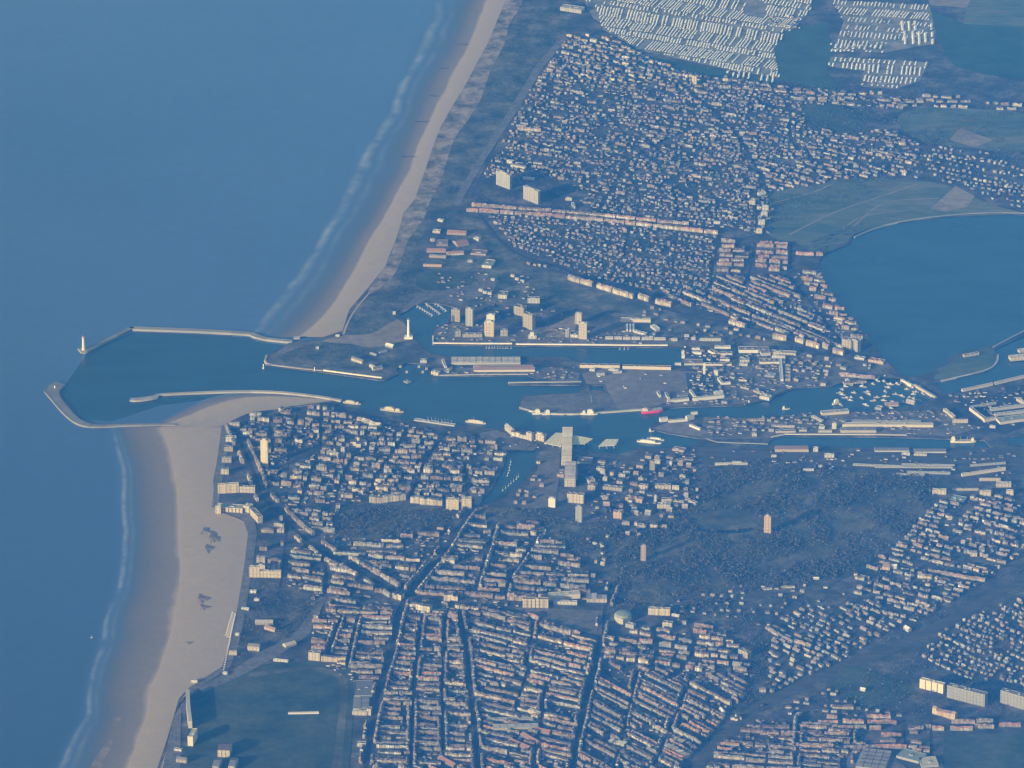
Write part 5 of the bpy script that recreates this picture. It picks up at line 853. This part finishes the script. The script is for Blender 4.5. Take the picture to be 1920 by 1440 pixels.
# caravans: fields of little white units in oblique columns
CAR = []
def caravans(P, col_dx, row_sp, lean, size, skip=.1, band=(9, 20), gap=3.5, tilt=8):
    """bands of oblique columns; the columns of a band lean like the strokes of a slash"""
    ok = inpoly(P); xs = [p[0] for p in P]; ys = [p[1] for p in P]; y0 = min(ys)-20
    while y0 < max(ys)+20:
        bh = random.uniform(*band); x = min(xs)-60; lean_ = lean*random.uniform(.3, 1.5); cd = col_dx*random.uniform(.85, 1.35)
        while x < max(xs)+60:
            if random.random() > skip:
                n = int(bh/row_sp)
                ph = random.uniform(-1, 1)
                for k in range(n):
                    yy = y0+k*row_sp+(x-min(xs))*math.tan(math.radians(tilt))+ph; xx = x-(k-n/2)*row_sp*lean_
                    i, j = int(round(yy))+OY, int(round(xx))+OX
                    if 0 <= i < MH and 0 <= j < MW and ok[i, j] and FREE[i, j] and random.random() > .06: CAR.append((xx+random.uniform(-.2, .2), yy, size*random.uniform(.85, 1.15)))
            x += cd*random.uniform(.85, 1.2) if random.random() > .04 else cd*2.4
        y0 += bh+gap*random.uniform(.5, 1.6)
for q_ in CLEAR[:1]: block(q_)
C1 = [(1090, -60), (1100, 8), (1530, -60), (1520, 20), (1450, 90), (1462, 144), (1380, 132), (1200, 92), (1130, 50)]
caravans(C1, 5.0, 2.2, .75, 1.2, .07, (7, 24), 2.2, 9)
caravans([(1362, 132), (1458, 142), (1440, 165), (1372, 152)], 11, 2.4, .15, 1.45, .02, (14, 16), 3, 8)
caravans([(1560, 0), (1740, 10), (1745, 60), (1690, 78), (1560, 95), (1580, 40)], 5.8, 2.5, .6, .95, .14, (8, 18), 3.5, 4)
caravans([(1692, 38), (1755, 46), (1750, 84), (1690, 84)], 12.5, 2.2, -.1, 1.7, .02, (40, 42), 2, 0)
caravans([(1558, 82), (1662, 84), (1660, 98), (1556, 96)], 8.5, 2.2, .4, 1.5, .02, (12, 14), 2, 3)
caravans([(1555, 108), (1640, 112), (1740, 118), (1722, 150), (1680, 165), (1615, 160), (1622, 132), (1555, 124)], 7.5, 2.3, .3, 1.25, .1, (12, 22), 3, 3)

# ------------------------------------------------------------------ the 300 largest rows, houses and caravans stand alone, the others are one mass each
def size_of(r): return math.hypot(r[2]-r[0], r[3]-r[1])*(r[5]+r[4]*.3)*(1.0 if -5 < r[0] < 1915 and -5 < r[1] < 1440 else .01)
def in_view(r): return r[2] > 2 and r[0] < 1918 and 2 < r[3] < 1442
for kind, massname, masslabel in (('terraced_row', 'terraced_rows', 'the many smaller terraced rows filling the quarters'), ('detached_house', 'detached_houses', 'the many small houses scattered through the quarters')):
    L = sorted([r for r in ROWS if r[10] == kind], key=size_of, reverse=True)
    wm = MB()
    class Pair:                                                       # roofs go to the second material slot of the mass
        def face(s, p, c=(.5, .5, .5), uv=None, m=0): wm.face(p, c, uv, 1)
    if kind == 'terraced_row': L = L+[r for r in ROWS if r[10] == 'wing']
    for i, r in enumerate(L):
        a, u, v, l = frame_of(*r[:4]); dep = r[4]
        if len(r) > 12:                                               # lining a street: the back lies away from the street
            t = G((r[0]+r[2])/2+r[12]*4, (r[1]+r[3])/2+r[13]*4)-(a+u*l/2)
            if t.dot(v) < 0: a = a-v*dep
        if i < 290 and in_view(r):
            ctr = a+u*l/2+v*dep/2; e = empty(kind, ctr); W, R = MB(), MB()
            shell(W, R, Vector((a.x-ctr.x, a.y-ctr.y)), u, v, l, dep, r[5], r[8], WC[r[6]], RC[r[7]], r[9])
            W.build('wall', 'wall', e); R.build('roof', 'roof', e)
            THINGS.append([e, kind, (r[0]+r[2])/2, (r[1]+r[3])/2, f"{r[6]} {'terraced row' if kind == 'terraced_row' else 'house'} with {r[7]} roof", None, 'terrace' if kind == 'terraced_row' else 'house'])
        else:
            shell(wm, Pair(), Vector((a.x, a.y)), u, v, l, dep, r[5], r[8], WC[r[6]], RC[r[7]], r[9], z0=LZ)
    tag(wm.build(massname, ['wall', 'roof']), masslabel, kind='stuff')
CAR.sort(key=lambda c: (-c[2], -c[1]))
def caravan_mesh(m, x, y, z, k, a):
    u = Vector((math.cos(a), math.sin(a))); v = Vector((-u.y, u.x)); P = lambda s, t, h: (x+u.x*s+v.x*t, y+u.y*s+v.y*t, z+h)
    l, d = 4.6*k, 2.1*k; c = jit((.86, .86, .84), .08)
    for s, t, w_ in (((-l, -d), (l, -d), 0), ((l, -d), (l, d), 0), ((l, d), (-l, d), 0), ((-l, d), (-l, -d), 0)): m.face([P(*s, .4), P(*t, .4), P(*t, 3.2), P(*s, 3.2)], c)
    m.face([P(-l, -d, 3.2), P(l, -d, 3.2), P(l, 0, 3.9), P(-l, 0, 3.9)], c); m.face([P(l, d, 3.2), P(-l, d, 3.2), P(-l, 0, 3.9), P(l, 0, 3.9)], c)
    for s in (-l, l): m.face([P(s, -d, 3.2), P(s, d, 3.2), P(s, 0, 3.9)], c)
    m.face([P(l*.2, -d-.03, 1.5), P(l*.7, -d-.03, 1.5), P(l*.7, -d-.03, 2.5), P(l*.2, -d-.03, 2.5)], (.1, .12, .14))
cm = MB(); n_c = 0
for x, y, k in CAR:
    p = G(x, y); a = math.radians(random.choice([62, 62, 70, 55]))
    if n_c < 290 and 3 < x < 1915 and y > 3:
        n_c += 1; m = MB(); caravan_mesh(m, 0, 0, 0, k, a); o = m.build('caravan', 'plain', None, p)
        THINGS.append([o, 'caravan', x, y, 'white caravan', None, 'caravan'])
    else: caravan_mesh(cm, p.x, p.y, LZ, k, a)
tag(cm.build('caravans', 'plain'), 'white caravans packed in oblique columns on the far camp sites', kind='stuff')

# beach cabins in lines on the wide beach
CAB = []
for i in range(22):
    t = i/21; CAB.append((443-t*10-2, 1151+t*44)); CAB.append((436-t*13, 1149+t*44) if i % 2 == 0 else (438-t*11, 1150+t*44))
for i in range(14): CAB.append((431-i*.9, 1200+i*4.3))
for x, y in CAB:
    p = G(x, y, LZ+.1); m = MB(); m.box(-2.2, -1.6, 0, 2.2, 1.6, 3, jit((.8, .8, .78), .1)); e = m.build('beach_cabin', 'plain', None, p)
    m = MB(); m.face([(-2.5, -1.8, 3.02), (2.5, -1.8, 3.02), (2.5, 0, 4), (-2.5, 0, 4)], (.5, .5, .5)); m.face([(2.5, 1.8, 3.02), (-2.5, 1.8, 3.02), (-2.5, 0, 4), (2.5, 0, 4)], (.5, .5, .5)); m.build('roof', 'roof', e)
    THINGS.append([e, 'beach_cabin', x, y, 'white beach cabin', None, 'beach cabin'])
# heaped sand on the wide beach
for x, y, rx, ry, h in ((380, 996, 10, 14, 6), (392, 1008, 8, 22, 7), (384, 1028, 7, 16, 5), (372, 1122, 10, 16, 4), (378, 1138, 9, 10, 3), (352, 1205, 6, 5, 2)):
    c = G(x, y, 3.9); m = MB(); n = 22
    for ring in range(5):
        for i in range(n):
            def P_(r_, k_):
                a = 2*math.pi*k_/n; q = r_/5; rr = q*(1+.35*math.sin(3*a+x)+.2*math.sin(7*a)); return (rx*2.1*rr*math.cos(a)+q*ry, ry*1.6*rr*math.sin(a)*1.2, max(-.5, .5*h*(1-q**1.5)-.5*q+.5*math.sin(5*a+r_)*q*(1-q)*h*.4))
            m.face([P_(ring, i), P_(ring+1, i), P_(ring+1, i+1), P_(ring, i+1)])
    o = m.build('sand_heap', 'bare', None, c); THINGS.append([o, 'sand_heap', x, y, 'heap of sand', None, 'sand heap'])

# ------------------------------------------------------------------ ships and boats
def hull(m, l, b, h, c, z0=-.8):
    st = [(-.5, .55), (-.42, .85), (0, 1), (.3, .85), (.44, .4), (.5, .03)]; top = [(s*l, w_*b/2) for s, w_ in st]
    for (x0, w0), (x1, w1) in zip(top, top[1:]):
        for s in (1, -1):
            q = [(x0*.96, s*w0*.8, z0), (x1*.96, s*w1*.8, z0), (x1, s*w1, h), (x0, s*w0, h)]; m.face(q if s < 0 else q[::-1], c)
        m.face([(x0, -w0, h-.3), (x1, -w1, h-.3), (x1, w1, h-.3), (x0, w0, h-.3)], (.45, .43, .4))
    x0, w0 = top[0]; m.face([(x0*.96, w0*.8, z0), (x0*.96, -w0*.8, z0), (x0, -w0, h), (x0, w0, h)], c)
def ship(name, px, py, l, b, ang, hc, uc, label, hh=4, houses=((-.3, .25, 6),), masts=((-.25, 14),), cat='ship'):
    p = G(px, py, .5); e = empty(name, p, math.radians(ang)); m = MB(); hull(m, l, b, hh, hc); m.build('hull', 'plain', e)
    for s, w_, h in houses:
        m = MB(); m.box((s-w_/2)*l, -b*.36, hh-.29, (s+w_/2)*l, b*.36, hh+h, uc); m.box((s-w_*.3)*l, -b*.28, hh+h+.01, (s+w_*.3)*l, b*.28, hh+h*1.35, uc); m.build('cabin', 'plain', e)
    for s, h in masts:
        m = MB(); m.tube(s*l, 0, [(.5, hh), (.3, hh+h)], (.7, .7, .66), 6); m.build('mast', 'plain', e)
    THINGS.append([e, name, px, py, '', label, cat]); return e
WHT = (.82, .81, .76)
ship('cargo_ship', 1223, 773, 84, 20, 12, (.85, .05, .06), (.75, .7, .65), 'bright red ship moored at the inland end of the green pier', 10, ((-.32, .2, 7),), ((.1, 10),))
ship('supply_ship', 1008, 776, 40, 14, 2, WHT, WHT, 'white ship at the pier edge, the most seaward of the moored three', 6, ((0, .45, 10),)); ship('supply_ship', 1026, 777, 38, 14, 4, WHT, WHT, 'white ship moored right behind the most seaward one', 6, ((.05, .4, 10),)); ship('supply_ship', 1105, 777, 66, 15, -1, WHT, WHT, 'white ship alone halfway along the green pier', 6, ((.05, .35, 11), (-.3, .15, 7)))
ship('ferry', 1217, 830, 92, 13, -14, (.78, .78, .74), WHT, 'long white ferry lying by the station, the lower one', 5, ((-.05, .6, 4),)); ship('ferry', 1229, 825, 66, 12, -12, (.78, .78, .74), WHT, 'shorter white ferry behind the lower ferry', 5, ((0, .6, 4),))
ship('coaster', 1806, 829, 96, 18, 0, (.8, .76, .6), (.8, .74, .52), 'cream coaster with cranes at the inland end of the inner dock', 7, ((-.38, .14, 12), (.36, .1, 8)), ((-.1, 16), (.15, 16)))
ship('tug', 1407, 756, 20, 8, 0, WHT, WHT, 'small white tug off the quay near the fishing harbour', 3); ship('trawler', 1474, 767, 30, 9, 4, WHT, WHT, 'white trawler in mid channel', 3); ship('trawler', 1568, 757, 34, 12, 30, WHT, (.85, .85, .82), 'stout white vessel at the mouth of the fishing harbour', 5, ((0, .5, 10),)); ship('yacht', 172, 0+1196, 9, 3, 20, WHT, WHT, 'tiny white boat out beyond the surf', 1.5, ((0, .4, 1.5),), ((0, 8),), 'boat')
ship('museum_ship', 660, 757, 70, 12, -16, (.5, .48, .43), (.6, .57, .5), 'pale ship lying at the root of the curved pier', 5, ((-.1, .5, 6), (.3, .15, 4)), ((0, 12),)); ship('museum_ship', 735, 771, 92, 16, -18, (.45, .43, .38), (.62, .58, .45), 'beige ship with yellowish decks at the near quay', 6, ((-.1, .4, 8), (.25, .2, 6)), ((.0, 16),))
ship('passenger_boat', 892, 793, 80, 12, -16, (.6, .57, .5), (.66, .62, .53), 'cream passenger boat with a tall mast at the near quay', 5, ((0, .7, 5),), ((-.1, 20),))
ship('yacht', 1222, 0+809, 22, 7, 8, (.6, .6, .58), WHT, 'grey boat beside the green peninsula tip', 3)
SB = []
for k in range(50):
    for _ in range(30):
        x, y = random.uniform(1574, 1738), random.uniform(706, 765)
        if inpoly(LANDP, np.array([[x]]), np.array([[y]]))[0, 0]: continue
        if all(abs(x-a)+abs(y-b)*2.2 > 10 for a, b in SB): SB.append((x, y)); break
for x, y in SB: ship('fishing_boat', x, y, random.uniform(17, 32), random.uniform(6, 9), random.uniform(-60, 10), jit((.5, .5, .49), .35), jit((.6, .6, .58), .2), None, 2.5, ((random.uniform(-.2, .2), .3, 3),), ((0, random.uniform(6, 10)),), 'boat')
MB_ = []
for k in range(16): MB_.append((random.uniform(730, 800), random.uniform(703, 712))) if k < 0 else None
for a, b, n in (((780, 573), (812, 592), 7), ((797, 569), (826, 589), 7), ((815, 568), (838, 584), 5), ((952, 893), (958, 862), 6), ((940, 920), (975, 890), 7), ((910, 650.5), (960, 651.5), 10), ((1160, 653), (1180, 653), 3), ((800, 784.5), (850, 792), 8)):
    for i in range(n):
        t = (i+.5)/n; x, y = a[0]+(b[0]-a[0])*t+random.uniform(-1, 1), a[1]+(b[1]-a[1])*t+2.2
        ship('sailing_boat', x, y, 11, 3.6, random.choice([60, 240]), jit(WHT, .08), WHT, None, 1.4, ((0, .35, 1),), ((.05, 13),), 'boat')
for x, y in ((747, 716), (757, 719)): pass

# ------------------------------------------------------------------ trees: bare winter woods of the parks, garden trees
def clump(m, x, y, z, r, c):
    n = 5; ph = random.uniform(0, 6); t = (x+random.uniform(-.2, .2)*r, y, z+r*random.uniform(.7, 1.0)); b = (x, y, z-r*.7)
    ring = [(x+r*random.uniform(.75, 1.2)*math.cos(ph+2*math.pi*i/n), y+r*random.uniform(.75, 1.2)*math.sin(ph+2*math.pi*i/n), z+random.uniform(-.25, .3)*r) for i in range(n)]
    for i in range(n):
        j = (i+1) % n; m.face([ring[i], ring[j], t], c); m.face([ring[j], ring[i], b], c)
def tree_at(m, x, y, s, base):
    r = s*.3; c0 = jit(base, .3)
    for _ in range(4): a = random.uniform(0, 6.3); q = random.uniform(0, .32)*s; clump(m, x+q*math.cos(a), y+q*math.sin(a), LZ+s*random.uniform(.42, .85), r*random.uniform(.6, 1.05), jit(c0, .25))
    m.face([(x-.4, y, LZ), (x+.4, y, LZ), (x+.2, y, LZ+s*.5), (x-.2, y, LZ+s*.5)], (.12, .1, .08))
BRN = (.18, .17, .14); GRN = (.1, .12, .085); PAL = (.25, .235, .195)
def wood(P, n, size, name='woodland', label=None, holes=(), cols=(BRN, BRN, GRN, PAL)):
    m = MB(); xs = [p[0] for p in P]; ys = [p[1] for p in P]; k = 0
    for _ in range(n*6):
        if k >= n: break
        x, y = random.uniform(min(xs), max(xs)), random.uniform(min(ys), max(ys))
        if not free(x, y): continue
        q = (np.array([[x]]), np.array([[y]]))
        if not inpoly(P, *q)[0, 0] or any(inpoly(h, *q)[0, 0] for h in holes): continue
        f = math.sin(x*.045+2.1*math.sin(y*.06))+math.sin(y*.09+x*.02)+.7*math.sin(x*.13-y*.11)       # groves and clearings
        if random.random() > (f+1.9)/2.6: continue
        p = G(x, y); tree_at(m, p.x, p.y, random.uniform(*size)*random.choice([.7, 1, 1, 1.35]), cols[0] if f > .7 else cols[1] if f > 0 else random.choice(cols[2:])); k += 1
    return tag(m.build(name, 'leaf'), label, kind='stuff')
PARK = [(1320, 880), (1420, 866), (1600, 884), (1760, 900), (1752, 930), (1700, 1000), (1600, 1080), (1450, 1108), (1200, 1128), (1150, 1100), (1152, 1045), (1210, 990), (1310, 930)]
wood(PARK, 7000, (6, 11), label='bare brown woodland of the great park', holes=([(1538, 985), (1570, 975), (1620, 976), (1642, 986), (1620, 998), (1570, 1002)], [(1300, 968), (1340, 955), (1410, 960), (1430, 978), (1400, 992), (1310, 996)]))
wood([(628, 958), (700, 950), (905, 952), (1010, 956), (1080, 985), (1150, 975), (1180, 1000), (1120, 1050), (1080, 1040), (1010, 975), (880, 964), (835, 985), (790, 1003), (700, 1015), (625, 1008)], 1500, (6, 10), label='dark trees of the small town park and its avenue')
wood([(975, 10), (1060, 0), (1060, 60), (1005, 125), (955, 205), (900, 292), (850, 365), (800, 410), (790, 440), (765, 500), (775, 560), (735, 590), (700, 622), (660, 612), (672, 580), (740, 522), (758, 488), (772, 448), (805, 400), (832, 345), (850, 290), (880, 240), (910, 190), (935, 130), (955, 80)], 2600, (3, 6), 'dune_shrubbery', 'dark low shrubs covering the dunes', cols=(BRN, GRN, GRN, PAL))
wood([(560, 645), (700, 650), (760, 660), (740, 690), (620, 690), (530, 676)], 260, (3, 5), 'dune_shrubbery', 'low shrubs on the headland', cols=(BRN, GRN, GRN, PAL))
wood([(468, 1092), (580, 1090), (600, 1110), (575, 1180), (470, 1230), (440, 1240), (456, 1150)], 420, (5, 9), label='trees of the green seafront garden')
wood([(1110, 1125), (1400, 1120), (1440, 1180), (1410, 1220), (1330, 1165), (1150, 1150)], 420, (5, 10), label='trees along the lower edge of the great park')
wood([(1395, 1230), (1440, 1190), (1440, 1330), (1385, 1345), (1400, 1290)], 250, (5, 9), label='trees behind the curving terrace')
wood([(1700, 1000), (1925, 880), (1925, 1100), (1800, 1160), (1440, 1300), (1440, 1120), (1600, 1100)], 900, (5, 8), 'garden_trees', 'garden trees of the inland suburb')
wood([(1420, 1340), (1700, 1230), (1925, 1110), (1925, 1345), (1740, 1340)], 900, (5, 8), 'garden_trees', 'garden trees beyond the railway line')
wood([(430, 792), (700, 780), (950, 840), (900, 950), (640, 950), (560, 1000), (1010, 985), (1130, 1100), (1110, 1440), (690, 1440), (590, 1150), (470, 900)], 1300, (3, 6), 'garden_trees', 'small courtyard trees of the old town', cols=(BRN, GRN, BRN, GRN))
wood([(1120, 1160), (1400, 1200), (1400, 1300), (1270, 1440), (1075, 1440)], 420, (3, 6), 'garden_trees', 'small courtyard trees of the lower town', cols=(BRN, GRN, BRN, GRN))
wood([(1066, 62), (1300, 140), (1925, 180), (1925, 400), (1730, 330), (1440, 445), (880, 395), (960, 230)], 5200, (4, 8), 'garden_trees', 'garden trees between the far houses', cols=(BRN, GRN, BRN, PAL))
wood([(900, 402), (1340, 444), (1350, 540), (1240, 570), (1060, 520)], 900, (4, 8), 'garden_trees', 'garden trees below the long double row', cols=(BRN, GRN, BRN, PAL))
wood([(1230, 610), (1470, 640), (1600, 690), (1480, 660), (1380, 652), (1260, 640)], 220, (5, 8), 'garden_trees', 'trees along the road to the lagoon bridge')
wood([(1170, 880), (1320, 860), (1310, 960), (1180, 1060), (1100, 1040), (1110, 960)], 420, (5, 9), 'garden_trees', 'trees between the station blocks')
wood([(1515, 455), (1600, 420), (1640, 425), (1590, 458), (1545, 480)], 140, (5, 9), 'garden_trees', 'dark trees at the corner of the lagoon', cols=(GRN, GRN, GRN, BRN))
wood([(1720, 245), (1770, 240), (1780, 270), (1740, 300), (1710, 310)], 120, (6, 10), 'garden_trees', 'dark clump of trees between the far fields', cols=(GRN, GRN, GRN, BRN))

# parked cars and trucks on the yards: a scatter of small things one can make out
def vehicle(px, py, ang, k=1.0):
    p = G(px, py, LZ+1.3); m = MB(); c = jit(random.choice([(.8, .8, .8), (.75, .74, .7), (.5, .5, .52), (.1, .12, .2)]), .1); m.box(-3.5*k, -1.2, .35, 1.6*k, 1.2, 3.4, c); o = m.build('parked_truck', 'plain', None, p); o.rotation_euler = (0, 0, math.radians(ang))
    m = MB(); m.box(1.62*k, -1.1, .4, 3.2*k, 1.1, 2.6, c); m.build('cab', 'plain', o); THINGS.append([o, 'parked_truck', px, py, 'parked truck', None, 'truck'])
for i in range(16): vehicle(1352+i*3.1, 868, 70)
for i in range(12): vehicle(random.uniform(1110, 1330), random.uniform(702, 735), random.choice([0, 90]), 1.6)
for i in range(14): vehicle(random.uniform(935, 1010), random.uniform(818, 840), 20)
for i in range(12): vehicle(random.uniform(1800, 1915), random.uniform(742, 760), 10, 1.6)

# ------------------------------------------------------------------ labels and groups
MARKS = [('the tall slim skyscraper', 495, 850), ('the pair of dune towers', 968, 355), ('the tall white lighthouse', 766, 620), ('the domed white dock tower', 917, 615), ('the red-roofed quarter', 840, 470), ('the long seafront hall', 440, 962), ('the dark small park', 740, 975), ('the bright twin blocks by the basin', 860, 945),
    ('the long beige station hall', 1060, 850), ('the orange park tower', 1438, 982), ('the round grey-green hall', 1168, 1162), ('the curved bright block', 1004, 1130), ('the racecourse corner block', 590, 1235), ('the long flat school hall', 966, 1365), ('the church by the railway', 1380, 1345), ('the huge grey slab', 1810, 1300), ('the red-roofed terrace blocks', 1640, 1352),
    ('the twin tanks of the suburb', 1675, 1065), ('the beige lagoon-corner towers', 1595, 645), ('the column of white cubes', 1430, 405), ('the three red-roofed blocks', 1440, 480), ('the far church tower', 1301, 145), ('the far tan field', 1785, 5), ('the grassy lagoon spit', 1820, 675), ('the red ship', 1223, 770), ('the inner dock coaster', 1806, 825),
    ('the long pale rail sheds', 1690, 875), ('the fishing harbour boats', 1650, 740), ('the diagonal avenues crossing', 742, 1115), ('the big far camp site', 1300, 60), ('the inland camp site', 1650, 110), ('the sandy dock lot', 1040, 600), ('the lower seafront block', 497, 1072), ('the slanting lagoon boulevard', 1230, 560), ('the beach cabins', 430, 1180)]
ORD = ['closest', 'second closest', 'third closest', 'fourth closest', 'fifth closest', 'sixth closest', 'seventh closest', 'eighth closest', 'ninth closest', 'tenth closest', 'eleventh closest', 'twelfth closest']+[f'{i}th closest' for i in range(13, 90)]
GRP = {'terraced_row': 'terraced rows of the town', 'detached_house': 'small houses of the quarters', 'caravan': 'caravans on the camp sites', 'beach_cabin': 'cabins lined up on the beach', 'fishing_boat': 'boats in the fishing harbour', 'sailing_boat': 'small boats at the moorings', 'warehouse': 'sheds and warehouses of the port', 'apartment_block': 'apartment blocks of the town',
       'tower_block': 'tower blocks', 'boathouse': 'boathouses along the dock', 'groyne': 'groynes across the beach', 'pontoon': 'pontoons of the marina', 'lock_hut': 'huts by the lock', 'sand_heap': 'sand heaps on the beach', 'parked_truck': 'vehicles parked on the yards', 'villa': 'villas of the suburb', 'house': 'houses of the headland', 'train_shed': 'sheds on the rail yard', 'terrace_block': 'terrace blocks of the lower quarter',
       'factory_hall': 'factory halls', 'quay_wall': 'quay walls of the harbour', 'breakwater': 'breakwaters', 'pavilion': 'pavilions by the seafront', 'red_roofed_building': 'buildings of the red-roofed quarter', 'stable_block': 'racecourse halls', 'embankment': 'embankments of the lagoon', 'harbour_light': 'lights of the channel'}
used = {}; buckets = {}
for t in THINGS:
    if t[5] is None:
        near = min(range(len(MARKS)), key=lambda i: (MARKS[i][1]-t[2])**2+((MARKS[i][2]-t[3])*1.4)**2); nm, mx, my = MARKS[near]
        dx, dy = t[2]-mx, t[3]-my; d = ('inland of' if dx > 0 else 'seaward of') if abs(dx) > abs(dy)*1.4 else ('below' if dy > 0 else 'above')
        buckets.setdefault((t[4].replace('_', ' '), nm, d), []).append((dx*dx+dy*dy*2, id(t), t))
for (adj, nm, d), L in buckets.items():
    L.sort(key=lambda q: (q[0], q[1]))
    for i, (_, _, t) in enumerate(L): t[5] = f'{adj}, {d} {nm}' if len(L) == 1 else f'{adj}, {ORD[i]} {d} {nm}'
for t in THINGS:
    if len(t[5].split()) > 14: t[5] = t[5].replace(' roof,', ',').replace(' with pale grey flat', '').replace(' with', '') if len(t[5].split()) > 16 else t[5]
    if len(t[5].split()) > 16: t[5] = t[5].replace('the ', '')
    if 0: t[5] = t[5].replace(' with pale grey flat roof', '').replace(' flat roof', ' roof').replace(' pitched roof', ' roof')
for o, kind, x, y, adj, label, cat in THINGS: tag(o, label, cat, GRP.get(kind), 'thing')

# ------------------------------------------------------------------ the air between the camera and the coast
mb = MB(); mb.box(-59900, -59900, -3, 59900, 59900, CAM_H+60, (1, 1, 1)); mb.face([(-59900, 59900, -3), (59900, 59900, -3), (59900, -59900, -3), (-59900, -59900, -3)])
hm = bpy.data.materials.new('haze'); hm.use_nodes = True; nt = hm.node_tree; nt.nodes.clear(); out = nt.nodes.new('ShaderNodeOutputMaterial'); vo = nt.nodes.new('ShaderNodeVolumePrincipled')
vo.inputs['Color'].default_value = (.03, .275, 1, 1); vo.inputs['Density'].default_value = 1.72e-5; vo.inputs['Absorption Color'].default_value = (1, 1, 1, 1); vo.inputs['Anisotropy'].default_value = -.45
nt.links.new(vo.outputs[0], out.inputs['Volume']); M['haze'] = hm
tag(mb.build('haze', 'haze'), 'blue haze between the aircraft and the coast', kind='stuff')
print('THINGS', len(THINGS), 'ROWS', len(ROWS), 'CAR', len(CAR))
